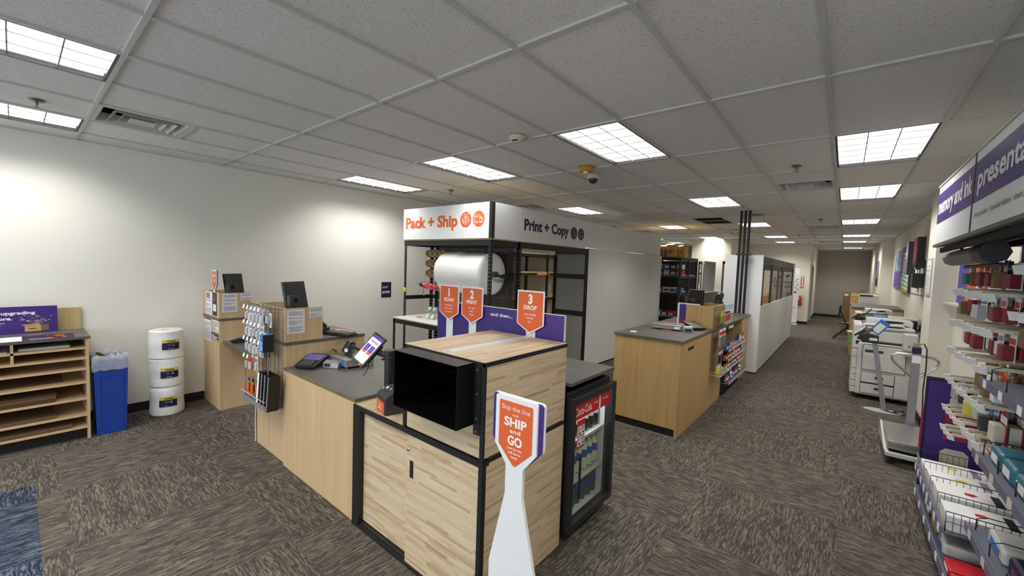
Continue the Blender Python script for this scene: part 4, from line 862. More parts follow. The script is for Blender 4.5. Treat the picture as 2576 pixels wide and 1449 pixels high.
# ======================= bins and bubble wrap column =======================
def bin_(label, x0, x1, y0, y1, h, tx=.045, grp=None, card=True):
    t = thing('waste_bin', label, 'waste bin', ((x0+x1)/2, (y0+y1)/2, 0)); z = h*.80; e = tx
    def ring4(z, g): return [(x0+e-g, y0+e-g, z), (x1-e+g, y0+e-g, z), (x1-e+g, y1-e+g, z), (x0+e-g, y1-e+g, z)]
    m = MB(); m.add(ring4(0, 0)+ring4(h, e)+ring4(h, e-.006)+ring4(.02, -.006), [(3, 2, 1, 0), (0, 1, 5, 4), (1, 2, 6, 5), (2, 3, 7, 6), (3, 0, 4, 7), (4, 5, 9, 8), (5, 6, 10, 9), (6, 7, 11, 10), (7, 4, 8, 11), (9, 13, 12, 8), (10, 14, 13, 9), (11, 15, 14, 10), (8, 12, 15, 11), (12, 13, 14, 15)])
    obj('body', m, M_blue_p, t, bevel=.012)
    # raised rib panel on the room side
    q = lambda y, zz, o: (x1-e+e*zz/h+o, y, zz)
    obj('rib_panel', MB().tube([q(y0+e+.03, .04, .001), q(y0+e*.6+.03, h*.78, .001), q(y1-e*.6-.03, h*.78, .001), q(y1-e-.03, .04, .001)], .005), M_blue_p, t)
    obj('grip', MB().box(x1-.012, (y0+y1)/2-.06, h*.84, x1+.0005, (y0+y1)/2+.06, h*.865), M_dgrey, t)
    m = MB(); n = 40; rings = []
    for lv, (zz, g, am) in enumerate([(h*.86, .006, .006), (h*.93, .010, .008), (h+.01, .010, .006), (h+.045, -.004, .012), (h+.0, -.02, .012), (h-.12, -.03, .015)]):
        for i in range(n):
            s_ = i/n*4; k = int(s_); f = s_-k; c = [(x0-g, y0-g), (x1+g, y0-g), (x1+g, y1+g), (x0-g, y1+g)]; a, b = c[k], c[(k+1) % 4]
            m.v.append(Vector((a[0]+(b[0]-a[0])*f+R_.uniform(-am, am)*.6, a[1]+(b[1]-a[1])*f+R_.uniform(-am, am)*.6, zz+R_.uniform(-am, am)*1.4)))
    for lv in range(5):
        for i in range(n): m.f.append([lv*n+i, lv*n+(i+1) % n, (lv+1)*n+(i+1) % n, (lv+1)*n+i]); m.mi.append(0)
    obj('liner_bag', m, M_film, t, smooth=True)
    if card: solo('cardboard_scrap', MB().prism([(0, 0), (.22, 0), (.20, .05), (.03, .17), (0, .17)], (x0+.1, y0+.04, h-.13), (.5, .86, 0), ZP, .004), M_card, 'torn brown cardboard sticking out of the blue bin by the shelf', 'cardboard')
    return t
bin_('blue waste bin with clear liner beside the carton shelf unit', -5.03, -4.70, .04, .285, .735, tx=.018)
bin_('blue waste bin with clear liner behind the black print shelving', -3.16, -2.86, 5.88, 6.20, .62, card=False)
for k, (za, zb) in enumerate([(0, .315), (.317, .625), (.627, .935)]):
    nm = ['bottom', 'middle', 'top'][k]; t = thing('bubble_wrap_roll', 'clear bubble wrap roll with purple label, %s of the stack of three' % nm, 'bubble wrap roll', (-5.03, .64, za), group='stacked bubble wrap rolls'); r = .15
    prf = [(.03, za), (r-.012, za)]+[(r+.003*math.sin(i*1.3+k), za+.012+(zb-za-.024)*i/8) for i in range(9)]+[(r-.014, zb), (.04, zb), (.038, zb-.05), (0, zb-.05)]
    obj('wrap', MB().lathe(prf, (-5.03, .64, 0), 48), M_bubble, t, smooth=True)
    zc = za+.16; m = MB(); m2 = MB(); m3 = MB(); A0 = -.62+.10*k; A1 = A0+1.0
    def arc(m, z0, z1, a0, a1, rr_):
        n = 8; b = len(m.v)
        for i in range(n+1):
            a = a0+(a1-a0)*i/n; m.v += [Vector((-5.03+rr_*math.cos(a), .64+rr_*math.sin(a), z0)), Vector((-5.03+rr_*math.cos(a), .64+rr_*math.sin(a), z1))]
        for i in range(n): m.f.append([b+2*i, b+2*i+2, b+2*i+3, b+2*i+1]); m.mi.append(0)
    arc(m, zc-.055, zc+.02, A0, A1, .157); arc(m2, zc+.02, zc+.055, A0, A1, .157)
    lb = obj('purple_label', m, M_dpurple, t); lb2 = obj('yellow_label', m2, M_yel, t)
    a = (A0+A1)/2; O = Vector((-5.03+.1615*math.cos(a), .64+.1615*math.sin(a), zc)); U = Vector((-math.sin(a), math.cos(a), 0))
    obj('lettering', write(MB(), [('DURABUBBLE', 0, .031, .012, .075, .05)], O, U, ZP), M_ink, lb2)
    obj('print', fineprint(fineprint(fineprint(MB(), O+U*-.032+ZP*-.012, U, ZP, .04, .022, 3, R_, .3), O+U*.016+ZP*-.022, U, ZP, .016, .03, 1, R_, .9), O+U*-.030+ZP*-.05, U, ZP, .05, .016, 1, R_, .6), M_inkg, lb)
M_bl_ = mat('slate_blue_print', '54708c', .6)
# ======================= pack and ship shelving with hanging signs =======================
def post(m, x, y, z0, z1, w=.038): m.box(x-w/2, y-w/2, z0, x+w/2, y+w/2, z1)
def lposts(parent, pts, w=.04, name='post'):
    for (x, y, z0, z1, sx, sy) in pts:      # angle iron: two slotted flanges
        m = MB(); m.box(x, y, z0, x+sx*w, y+sy*.003, z1).box(x, y, z0, x+sx*.003, y+sy*w, z1); obj(name, m, M_slot, parent)
PXF = -2.67
t = thing('packing_shelf', 'black steel packing shelving with perforated back behind the orange lettered sign', 'shelving', (-3.56, 3.63, 0)); PS = t
lposts(t, [(-4.46, 3.36, 0, 2.09, 1, 1), (-2.69, 3.36, 0, 2.09, -1, 1), (-2.69, 3.90, 0, 2.09, -1, -1), (-4.46, 3.90, 0, 2.09, 1, -1), (-4.33, 3.90, 0, 2.09, 1, -1)])
m = MB().box(-4.46, 3.355, 2.015, -2.69, 3.37, 2.088).box(-2.705, 3.36, 2.015, -2.688, 3.90, 2.088).box(-4.46, 3.36, 2.015, -4.445, 3.90, 2.088).box(-4.46, 3.888, 2.015, -2.69, 3.90, 2.088)
m.box(-4.46, 3.36, 1.195, -4.45, 3.90, 1.255).box(-4.46, 3.888, 1.195, -4.30, 3.90, 1.255); obj('beam', m, M_black, t)
obj('top_board', MB().box(-4.46, 3.352, 2.089, -2.675, 3.91, 2.103), M_ply, t)
obj('perforated_panel', MB().box(-4.30, 3.884, 1.02, -2.73, 3.887, 2.015), M_peg, t)
t = thing('pack_sign', 'white header sign lettered Pack + Ship in orange', 'sign', (-3.58, 3.35, 2.105))
p_ = obj('panel', MB().box(-4.465, 3.338, 2.106, -2.715, 3.348, 2.556), M_white, t); obj('corner_post', MB().box(-2.714, 3.338, 2.106, -2.668, 3.395, 2.556), M_plast, t)
obj('lettering', write(MB(), [('Pack + Ship', -3.845, 2.272, .147, 1.125, .04)], (0, 3.3365, 0), XP, ZP), M_orange, p_)
def disc(m, c, r, U, V, th=.001, n=32): return m.prism([(math.cos(2*PI*i/n)*r, math.sin(2*PI*i/n)*r) for i in range(n)], c, U, V, th)
def strokes(m, c, U, V, lines, r=.0028):
    for ln in lines: m.tube([Vector(c)+Vector(U)*a+Vector(V)*b for a, b in ln], r, 4)
    return m
d1 = obj('icon_disc', disc(MB(), (-3.127, 3.3370, 2.351), .102, XP, ZP), M_orange, p_)
obj('carton_icon', strokes(MB(), (-3.127, 3.335, 2.351), XP, ZP, [[(-.05, .0), (0, -.02), (.05, 0), (.05, -.04), (0, -.07), (-.05, -.04), (-.05, 0)], [(0, -.02), (0, -.07)], [(-.05, 0), (-.075, .02), (-.025, .045), (0, .02), (.05, 0)], [(0, .02), (.025, .045), (.075, .02), (.05, 0)], [(-.05, 0), (0, .02)], [(0, -.02), (0, .055)], [(-.025, .045), (-.06, .06), (-.03, .08), (0, .055), (.03, .08), (.06, .06), (.025, .045)], [(-.05, 0), (-.075, -.015), (-.02, -.04), (0, -.02), (.02, -.04), (.075, -.015), (.05, 0)]]), M_inkw, d1)
d2 = obj('icon_disc', disc(MB(), (-2.893, 3.3370, 2.353), .102, XP, ZP), M_orange, p_)
cir = lambda x, y, r: [(x+r*math.cos(a*PI/5), y+r*math.sin(a*PI/5)) for a in range(11)]
m = strokes(MB(), (-2.893, 3.335, 2.353), XP, ZP, [[(-.05, -.045), (-.07, -.045), (-.07, .045), (.02, .045), (.02, -.045), (-.02, -.045)], [(.02, .025), (.045, .025), (.065, 0), (.07, -.01), (.07, -.045), (.055, -.045)], [(.02, -.045), (.03, -.045)], cir(-.035, -.045, .014), cir(.042, -.045, .014), [(.032, .015), (.043, .015), (.055, 0), (.032, 0), (.032, .015)]])
write(m, [('FedEx', -.026-2.893, .018+2.353, .014, .06, .02)], (0, 3.334, 0), XP, ZP); obj('truck_icon', m, M_inkw, d2)
t = thing('print_sign', 'white header panels lettered Print + Copy in dark purple', 'sign', (-2.67, 6.3, 2.11))
obj('blank_panel', MB().box(-2.680, 3.398, 2.106, -2.670, 3.908, 2.556), M_white, t)
p_ = obj('panel', MB().box(-2.680, 3.914, 2.106, -2.670, 5.713, 2.556), M_white, t)
obj('blank_panel', MB().box(-2.680, 5.717, 2.118, -2.670, 7.5, 2.556), M_white, t); obj('blank_panel', MB().box(-2.680, 7.504, 2.118, -2.670, 9.30, 2.556), M_white, t)
obj('lettering', write(MB(), [('Print + Copy', 4.573, 2.270, .140, 1.15, .04)], (-2.6685, 0, 0), YP, ZP), M_dpurple, p_)
d1 = obj('icon_disc', disc(MB(), (-2.6695, 5.308, 2.323), .098, YP, ZP), M_dpurple, p_); d2 = obj('icon_disc', disc(MB(), (-2.6695, 5.535, 2.323), .098, YP, ZP), M_dpurple, p_)
obj('document_icon', strokes(MB(), (-2.667, 5.308, 2.323), YP, ZP, [[(-.04, -.065), (-.04, .035), (-.015, .065), (.04, .065), (.04, -.065), (-.04, -.065)], [(-.025, .015), (.025, .015)], [(-.025, -.008), (.025, -.008)], [(-.025, -.03), (.025, -.03)], [(-.04, .035), (-.015, .035), (-.015, .065)]], .0022), M_lgrey, d1)
obj('printer_icon', strokes(MB(), (-2.667, 5.535, 2.323), YP, ZP, [[(-.03, .03), (-.03, .07), (.03, .07), (.03, .03)], [(-.055, -.03), (-.055, .03), (.055, .03), (.055, -.03), (-.055, -.03)], [(-.03, -.015), (-.03, -.075), (.03, -.075), (.03, -.015), (-.03, -.015)], [(-.018, -.035), (.018, -.035)], [(-.018, -.055), (.018, -.055)]], .0022), M_lgrey, d2)
# packing table in front of the shelving
t = thing('packing_table', 'white topped packing table with black steel frame', 'table', (-3.5, 3.5, 0))
obj('tabletop', MB().box(-4.39, 3.12, .936, -2.72, 3.345, .952).box(-4.42, 3.345, .936, -2.72, 3.87, .952), mat('melamine_white', (.78, .78, .74), .35), t)
m = MB().box(-4.385, 3.125, .87, -2.73, 3.14, .936).box(-4.385, 3.14, .87, -4.37, 3.34, .936).box(-2.745, 3.14, .87, -2.73, 3.86, .936); obj('beam', m, M_black, t)
lposts(t, [(-4.385, 3.125, 0, .936, 1, 1), (-2.73, 3.125, 0, .936, -1, 1)], name='leg')
t = thing('carton', 'pale storage box on the floor under the packing table', 'box', (-3.6, 3.55, 0)); obj('body', MB().box(-3.85, 3.35, 0, -3.35, 3.8, .42), M_lgrey, t, bevel=.01); obj('lid', MB().box(-3.87, 3.33, .42, -3.33, 3.82, .46), M_cream, t)
# big bubble wrap roll on its bracket
t = thing('bubble_wrap_dispenser', 'huge white bubble wrap roll on a black axle in front of the perforated panel', 'bubble wrap roll', (-3.3, 3.58, 1.65)); ax, az, R0 = 3.60, 1.65, .275
xs_ = [(.05, -3.73), (R0-.02, -3.74)]+[(R0+.004*math.sin(i*2.1), -3.73+.85*i/16) for i in range(17)]+[(R0-.015, -2.868), (.22, -2.86), (.12, -2.866), (.05, -2.86)]
obj('wrap', MB().lathe(xs_, (0, ax, az), 64, 'x'), M_bubble, t, smooth=True)
obj('loose_layer', MB().lathe([(R0+.005, -3.72), (R0+.014, -3.71), (R0+.014, -3.40), (R0+.006, -3.37)], (0, ax, az), 64, 'x'), M_bubble, t, smooth=True)
obj('axle', MB().cyl((-3.82, ax, az), (-2.79, ax, az), .036, 20).cyl((-2.79, ax, az), (-2.755, ax, az), .016, 12), M_dgrey, t, smooth=True)
br = obj('bracket', MB().prism([(3.60, 1.615), (3.87, 1.575), (3.87, 1.675), (3.60, 1.635)], (-2.775, 0, 0), YP, ZP, .004).box(-2.84, 3.865, 1.56, -2.74, 3.884, 1.69), M_black, t)
obj('bracket', MB().prism([(3.60, 1.615), (3.87, 1.575), (3.87, 1.675), (3.60, 1.635)], (-3.82, 0, 0), YP, ZP, .004), M_black, t)
pt_ = None
for r_ in range(3):
    for c_ in range(4 if r_ == 0 else 3):
        x, z = -4.339+c_*.115, 1.912-r_*.155; lab = 'roll of tan packing tape hung in the %s row beside the bubble wrap' % ['top', 'middle', 'bottom'][r_]
        if pt_: dup(pt_, (x, 3.75, z), label=lab)
        else:
            pt_ = thing('tape_roll', lab, 'packing tape', (x, 3.75, z), group='packing tape rolls on hooks', local=True)
            obj('tape', MB().lathe([(.038, -.045), (.056, -.045), (.058, -.02), (.056, 0), (.058, .02), (.056, .045), (.038, .045)], (0, 0, 0), 24, 'y'), M_tan, pt_, smooth=True)
            obj('core', MB().lathe([(.038, -.047), (.036, -.047), (.036, .047), (.038, .047)], (0, 0, 0), 24, 'y'), M_card, pt_, smooth=True)
            obj('hook', MB().cyl((0, -.06, .028), (0, .13, .028), .005, 8).cyl((0, -.062, .028), (0, -.06, .04), .004, 6), M_dgrey, pt_)
# gift ribbon gun / wrapped tube
t = thing('ribbon_dispenser', 'rod of red patterned and lime ribbon spools with a silver tip on the packing shelving', 'ribbon dispenser', (-4.0, 3.55, 1.36)); A, B = Vector((-4.32, 3.56, 1.435)), Vector((-3.92, 3.72, 1.375)); D = (B-A).normalized()
obj('tip', MB().cyl(A-D*.05, A+D*.01, .008, 10, .02), M_chrome, t, smooth=True); obj('handle', MB().cyl(A+D*.01, A+D*.06, .036, 16), M_plast, t, smooth=True)
M_patt = mat('red_white_ribbon', (.55, .06, .06), .4)
k = N('ribbon_pattern'); k.pos(); v = k.n('ShaderNodeTexVoronoi', {'Vector': k.g.outputs['Position'], 'Scale': 42}); k.set(k.b.inputs['Base Color'], k.ramp(v.outputs['Distance'], (.3, (.8, .7, .68)), (.36, (.6, .04, .05)))); M_rib = k.m
k = N('lime_ribbon'); k.pos(); v = k.n('ShaderNodeTexVoronoi', {'Vector': k.g.outputs['Position'], 'Scale': 60}); k.set(k.b.inputs['Base Color'], k.ramp(v.outputs['Distance'], (.3, (.5, .6, .08)), (.5, (.2, .25, .04)))); M_lime = k.m
for i in range(3): obj('spool', MB().cyl(A+D*(.065+.085*i), A+D*(.14+.085*i), .05, 20).cyl(A+D*(.063+.085*i), A+D*(.068+.085*i), .053, 20), M_rib, t, smooth=True)
obj('lime_spool', MB().cyl(A+D*.325, A+D*.44, .05, 20), M_lime, t, smooth=True); obj('ribbon_end', MB().prism([(0, 0), (.025, 0), (.045, -.12), (.02, -.13)], A+D*.09+Vector((0, -.05, -.03)), XP, ZP, .001), M_rib, t)
obj('rod', MB().cyl(B, (-3.9, 3.884, 1.36), .006, 8), M_black, t)
t = solo('measuring_tape', MB().lathe([(.032, -.014), (.036, -.01), (.036, .01), (.032, .014)], (-4.44, 3.35, 1.345), 16, 'y').box(-4.46, 3.338, 1.31, -4.42, 3.362, 1.318), M_yel, 'small yellow measuring tape hung on the left post of the packing shelving', 'measuring tape', smooth=True)
M_gt = mat('green_leaf_tape', '63b82c', .4)
for i, (x, lab) in enumerate([(-3.93, 'white tape gun with green trim, left of the pair on the packing table'), (-3.82, 'white tape gun with green trim, right of the pair on the packing table')]):
    t = thing('tape_gun', lab, 'tape dispenser', (x, 3.42, .952), group='tape guns', local=True, rz=.4)
    obj('grip', MB().cyl((0, -.06, .02), (0, .05, .10), .022, 12), M_paper, t, smooth=True); obj('spool', MB().lathe([(.03, -.025), (.05, -.025), (.05, .025), (.03, .025)], (0, .06, .12), 20, 'x'), M_lgrey, t, smooth=True); obj('blade', MB().box(-.025, -.03, .10, .025, .02, .12), M_gt, t)
t = thing('supply_tray', 'small tray of tape rolls at the back of the packing table', 'tray', (-3.8, 3.7, .952)); obj('tray', MB().box(-4.05, 3.6, .952, -3.6, 3.85, .99), M_lgrey, t, bevel=.006); obj('carton', MB().box(-4.0, 3.62, .99, -3.72, 3.82, 1.10), M_paper, t); obj('carton_band', MB().box(-4.001, 3.618, 1.03, -3.719, 3.6195, 1.06), M_dgrey, t)
solo('scissors', MB().rbox((-4.14, 3.40, .956), (.06, .012, .006), rz=.5).rbox((-4.14, 3.41, .956), (.06, .012, .006), rz=-.2).tube([(-4.10+.014*math.cos(a), 3.415+.014*math.sin(a), .957) for a in [i*PI/4 for i in range(8)]], .004, 5, True), M_plast, 'black handled scissors lying on the packing table', 'scissors')
t = thing('price_poster', 'small dark purple wall poster priced $19.99', 'poster', (XW+.003, 3.6, 1.14)); obj('sheet', MB().box(XW, 3.488, 1.142, XW+.003, 3.701, 1.425), M_paper, t); obj('purple_face', MB().box(XW+.003, 3.498, 1.152, XW+.004, 3.691, 1.415), M_dpurple, t)
obj('lettering', fineprint(write(MB(), [('$19.99', 3.59, 1.225, .038, .145, .04)], (XW+.005, 0, 0), YP, ZP), (XW+.005, 3.515, 1.31), YP, ZP, .12, .04, 2, R_, .35), M_inkw, t)
# ======================= print shelving =======================
t = thing('print_shelf', 'open black steel shelving frame under the print sign', 'shelving', (-3.0, 4.9, 0))
lposts(t, [(-2.67, 3.925, 0, 2.10, -1, 1), (-2.67, 5.785, 0, 2.10, -1, -1), (-3.32, 5.785, 0, 2.0, 1, -1), (-3.32, 3.925, 0, 2.0, 1, 1)])
for q in ((-2.685, 3.925, 2.01, -2.668, 5.785, 2.092), (-3.32, 5.772, 2.01, -2.685, 5.785, 2.092), (-3.32, 5.772, 1.58, -2.685, 5.785, 1.66), (-3.32, 5.772, .94, -2.685, 5.785, 1.02), (-3.32, 3.925, 2.01, -2.685, 3.94, 2.09)): obj('beam', MB().box(*q), M_black, t)
obj('top_board', MB().box(-3.32, 3.925, 2.093, -2.668, 5.785, 2.104), M_ply, t)
t = thing('cubicle_panel', 'grey fabric panel closing the end of the print shelving', 'panel', (-3.0, 5.80, 0)); obj('fabric', MB().box(-3.30, 5.792, .02, -2.705, 5.812, 2.0), M_gpanel, t); obj('cap', MB().box(-3.305, 5.790, 2.0, -2.70, 5.814, 2.02), M_grey, t)
# tall white partition behind it
yy = [5.83, 6.435, 7.49, 8.46, 9.42]
for a in range(4):
    t = thing('partition_panel', ['narrow white partition panel next to the print shelving post', 'white partition panel second from the print shelving', 'white partition panel third from the print shelving', 'last white partition panel before the wire cage'][a], 'partition', (-2.68, yy[a], 0), group='white partition panels')
    obj('panel', MB().box(-2.690, yy[a]+.0015, .03, -2.6705, yy[a+1]-.0015, 2.112), M_wpanel, t); obj('foot_rail', MB().box(-2.688, yy[a]+.002, 0, -2.675, yy[a+1]-.002, .03), M_base, t)
t = thing('corner_upright', 'black slotted upright with cream edge beside the white partition', 'upright', (-2.68, 5.81, 0)); lposts(t, [(-2.67, 5.828, 0, 2.10, -1, -1)], .03); obj('cream_edge', MB().box(-2.6945, 5.788, 0, -2.682, 5.7915, 2.10), M_ply, t)
# back shelving seen through the frame
t = thing('storage_shelf', 'black shelving with pale boards against the left wall, seen through the print frame', 'shelving', (-4.9, 7.1, 0))
m = MB()
for x in (-5.2, -4.6):
    for y in (6.1, 7.42, 8.7): post(m, x, y, 0, 2.07, .045)
for z in (1.57, 1.0, .45, 1.99): m.box(-4.615, 6.1, z, -4.585, 8.7, z+.05).box(-5.215, 6.1, z, -5.185, 8.7, z+.05)
obj('frame', m, M_black, t)
for z in (1.62, 1.05, .50, 2.04): obj('shelf_board', MB().box(-5.22, 6.08, z, -4.58, 8.72, z+.025), M_ply, t)
obj('back_board', MB().box(-5.25, 6.1, .3, -5.235, 8.7, 2.04), M_beige, t); f = obj('orange_label', MB().box(-4.583, 7.0, 1.575, -4.58, 7.5, 1.615), M_orange, t); obj('lettering', fineprint(MB(), (-4.5785, 7.05, 1.585), YP, ZP, .4, .02, 1, R_, .5), M_inkw, f)
# ======================= right-hand service counter =======================
RC = thing('service_counter', 'long yellow maple service counter with grey top along the aisle', 'counter', (-.9, 5.9, 0)); t = RC; xl, xr = -1.262, -.53
obj('front_panel', MB().box(xl, 3.975, .095, xr, 3.995, 1.030), M_mapley, t)
obj('side_panel', MB().box(xr-.02, 3.995, 0, xr, 4.626, 1.030).box(xr-.02, 3.975, 0, xr, 3.995, .095), M_mapley, t); obj('side_panel', MB().box(xr-.02, 4.632, 0, xr, 5.28, 1.030), M_mapley, t)
obj('side_panel', MB().box(xr-.02, 5.284, 0, xr, 5.92, 1.030).box(-.95, 5.90, 0, xr-.02, 5.92, 1.03), M_mapley, t)
obj('end_panel', MB().box(-.95, 7.27, 0, xr-.02, 7.29, 1.03).box(xr-.02, 7.27, 0, xr, 7.86, 1.03).box(xl, 7.84, 0, xr-.02, 7.86, 1.03), M_mapley, t)
obj('left_panel', MB().box(xl, 3.995, 0, xl+.02, 7.84, 1.03), M_mapley, t)
obj('kick', MB().box(xl+.005, 3.985, 0, xr-.022, 3.99, .095), M_base, t); obj('kick', MB().box(-.56, 5.92, 0, -.55, 7.27, .17), M_base, t); obj('kick_strip', MB().box(xl, 3.972, 0, xr-.02, 3.985, .012), M_galv, t)
obj('top', MB().box(xl-.01, 3.96, 1.030, -.503, 4.626, 1.052).box(xl-.01, 4.630, 1.030, -.503, 5.30, 1.0515), M_slab, t); obj('top', MB().box(xl-.01, 5.30, 1.030, -.503, 7.88, 1.0515), M_slab, t)
obj('cable_slot', MB().box(-.5305, 4.25, .905, -.5290, 4.47, .942), M_black, t)
obj('hutch', MB().box(-.86, 5.25, 1.052, xr+.005, 5.27, 1.338).box(xr-.015, 5.27, 1.052, xr+.005, 5.86, 1.338).box(-.86, 5.84, 1.052, xr-.015, 5.86, 1.338), M_mapley, t)
obj('recess_back', MB().box(-.96, 5.92, .1, -.95, 7.27, 1.03), M_maple, t)
for z in (.70, .56, .43, .23):
    s_ = obj('snack_shelf', MB().box(-.95, 5.93, z-.028, -.455 if z > .3 else -.43, 7.26, z-.022), M_deck, t); fx = -.455 if z > .3 else -.43
    m = MB().box(fx, 5.93, z-.045, fx+.004, 7.26, z+.005); obj('price_channel', m, M_track, s_)
    for k in range(13): obj('price_tag', MB().rbox((fx+.0055, 5.99+k*.1, z-.02), (.002, .05, .036)), M_paper, s_)
SN = [('snack_packet', M_skyb, 'snack packet on the upper candy shelf of the service counter'), ('snack_packet', M_red, 'snack packet on the second candy shelf'), ('snack_packet', M_orange, 'snack packet on the third candy shelf'), ('snack_packet', M_dpurple, 'snack packet on the lowest candy shelf')]
cols = [[M_skyb, M_red, M_green, M_paper, M_blue_p, M_dred], [M_red, M_orange, M_paper, M_dred, M_yel, M_grey], [M_orange, M_red, M_green, M_card, M_gold, M_dpurple], [M_dpurple, M_teal, M_red, M_plast, M_skyb, M_paper]]
sp = {}
for li, z in enumerate((.70, .56, .43, .23)):
    for k in range(12):
        c = cols[li][(k*5+li) % 6]; hgt = (.14 if k > 7 and li == 0 else .085)*(1 if k % 3 else .8); key = (c.name, round(hgt, 3)); loc = (-.50, 6.0+k*.105, z-.021)
        if key in sp: dup(sp[key], loc, R_.uniform(-.2, .2), SN[li][2], 'snacks on the %s candy shelf' % ['upper', 'second', 'third', 'lowest'][li]); continue
        s_ = thing('snack_packet', SN[li][2], 'snack packet', loc, group='snacks on the %s candy shelf' % ['upper', 'second', 'third', 'lowest'][li], local=True); sp[key] = s_
        obj('packet', MB().add([(-.03, -.04, 0), (.03, -.04, 0), (.03, .04, 0), (-.03, .04, 0), (-.008, -.036, hgt), (.008, -.036, hgt), (.008, .036, hgt), (-.008, .036, hgt)], [(0, 3, 2, 1), (4, 5, 6, 7), (0, 1, 5, 4), (1, 2, 6, 5), (2, 3, 7, 6), (3, 0, 4, 7)]), c, s_, bevel=.006)
        obj('packet_label', MB().rbox((.0285-.3*.02, 0, hgt*.4), (.003, .05, hgt*.3), ry=-.25), M_inkw if c is not M_paper else M_red, s_)
RR = thing('wire_rack', 'grey wire rack of pens and tools on the side of the service counter', 'wire rack', (-.46, 5.55, .44))
s0 = MB(); yA, yB = 5.27, 5.88; xb, xf_ = -.522, -.405
m = MB()
for y in (yA, yB): m.cyl((xb, y, .47), (xb, y, 1.335), .004, 6)
for k in range(31): z = .47+.865*k/30; m.cyl((xb, yA, z), (xb, yB, z), .0028, 4)
for k in range(1, 6): m.cyl((xb, yA+(yB-yA)*k/6, .47), (xb, yA+(yB-yA)*k/6, 1.335), .002, 4)
obj('grid', m, M_wire, RR)
m = MB().tube([(xb, yA, 1.32), (xf_, yA, 1.34), (xf_, yB, 1.34), (xb, yB, 1.32)], .004).tube([(xb, yA, 1.29), (xf_, yA, 1.31), (xf_, yB, 1.31), (xb, yB, 1.29)], .0025).cyl((xf_, yA, 1.34), (xf_, yA, .47), .004, 6).cyl((xf_, yB, 1.34), (xf_, yB, .47), .004, 6).tube([(xf_, yA, .47), (xb, yA, .46)], .004)
obj('frame', m, M_wire, RR); obj('basket', MB().box(xb, yA-.03, .448, xf_+.02, yB, .454).tube([(xf_+.02, yA-.03, .50), (xf_+.02, yB, .50)], .003).tube([(xb, yA-.03, .50), (xf_+.02, yA-.03, .50)], .003), M_clear, RR)
def side_hook(y, z, par, mm=M_wire): h = obj('hook', MB().cyl((xb, y, z), (xf_+.01, y, z), .0018, 4), mm, par); obj('price_tag', MB().rbox((xf_+.014, y, z-.004), (.002, .032, .034)), M_paper, h)
for i in range(9): pack('neon' if i < 4 else 'mark', xf_-.04, yA+.05+i*.058, 1.285, 'marker pack on the top row of the service counter rack' if i >= 4 else 'lime tipped highlighter pack on the service counter rack', 'marker packs on the service counter rack' if i >= 4 else 'highlighter packs', PI/2)
for i in range(5): side_hook(yA+.30+i*.06, 1.06, RR)
for i in range(6): pack('scis', xf_-.04, yA+.06+i*.055, 1.04, 'scissors pack on the second row of the service counter rack', 'scissors packs', PI/2)
for i in range(5): pack('brush', xf_-.04, yA+.06+i*.05, .78, 'dark colourful pen pack on the third row of the service counter rack', 'dark pen packs', PI/2)
pb_ = None
for i in range(5):
    lab = 'yellow glue bottle in the bottom basket of the service counter rack'; loc = (-.46, yA+.05+i*.055, .455)
    if pb_: dup(pb_, loc, R_.uniform(-.5, .5), lab); continue
    pb_ = thing('glue_bottle', lab, 'glue bottle', loc, group='yellow glue bottles', local=True); obj('bottle_body', MB().lathe([(0, 0), (.02, .002), (.022, .06), (.01, .085), (.008, .09)], (0, 0, 0), 12), M_yel, pb_, smooth=True); obj('cap', MB().lathe([(.009, .09), (.004, .12), (0, .12)], (0, 0, 0), 10), M_paper, pb_, smooth=True)
# counter things
t = thing('parcel_scale', 'silver parcel scale on the service counter', 'scale', (-.92, 4.77, 1.052), rz=.12, local=True)
obj('body', MB().box(-.17, -.13, .012, .17, .13, .058), M_galv, t, bevel=.004); obj('platter', MB().box(-.175, -.135, .058, .175, .135, .066), M_steel, t, bevel=.003)
m = MB()
for a in (-.15, .15):
    for b in (-.11, .11): m.cyl((a, b, 0), (a, b, .013), .011, 8)
obj('feet', m, M_grey, t); obj('badge', MB().box(.09, -.1315, .02, .15, -.1301, .05), M_paper, t); obj('orange_strip', MB().box(-.04, -.15, 0, .06, -.128, .005), M_orange, t)
t = thing('scale_display', 'grey weight display at the aisle side of the service counter scale', 'scale display', (-.665, 4.68, 1.052), rz=.5, local=True); obj('housing', MB().add([(-.055, -.03, 0), (.055, -.03, 0), (.055, .03, 0), (-.055, .03, 0), (-.055, -.02, .06), (.055, -.02, .06), (.055, .02, .075), (-.055, .02, .075)], [(0, 3, 2, 1), (4, 5, 6, 7), (0, 1, 5, 4), (1, 2, 6, 5), (2, 3, 7, 6), (3, 0, 4, 7)]), M_galv, t, bevel=.01)
obj('screen', MB().quad((-.04, -.0285, .012), (.04, -.0285, .012), (.04, -.0215, .05), (-.04, -.0215, .05)), M_ink, t)
t = thing('pin_pad', 'black card terminal beside the service counter hutch', 'card terminal', (-.70, 5.02, 1.052), rz=.9, local=True); pinpad(t, M_dgrey)
t = thing('leaning_poster', 'small purple poster in a clear holder leaning on the service counter hutch', 'poster', (-1.0, 5.1, 1.052)); obj('holder', MB().box(-.98, 5.285, 1.052, -.70, 5.293, 1.352), M_paper, t); obj('print', MB().box(-.955, 5.282, 1.08, -.72, 5.2845, 1.338), mat('violet_red_print', '3c2a90', .5), t); obj('red_band', MB().box(-.955, 5.2810, 1.08, -.72, 5.2818, 1.15), M_crim, t)
t = thing('paper_tag', 'small white card lying near the left front of the service counter', 'card', (-1.15, 4.2, 1.052)); obj('sheet', MB().rbox((-1.13, 4.18, 1.0535), (.07, .09, .002), rz=.3), M_paper, t)
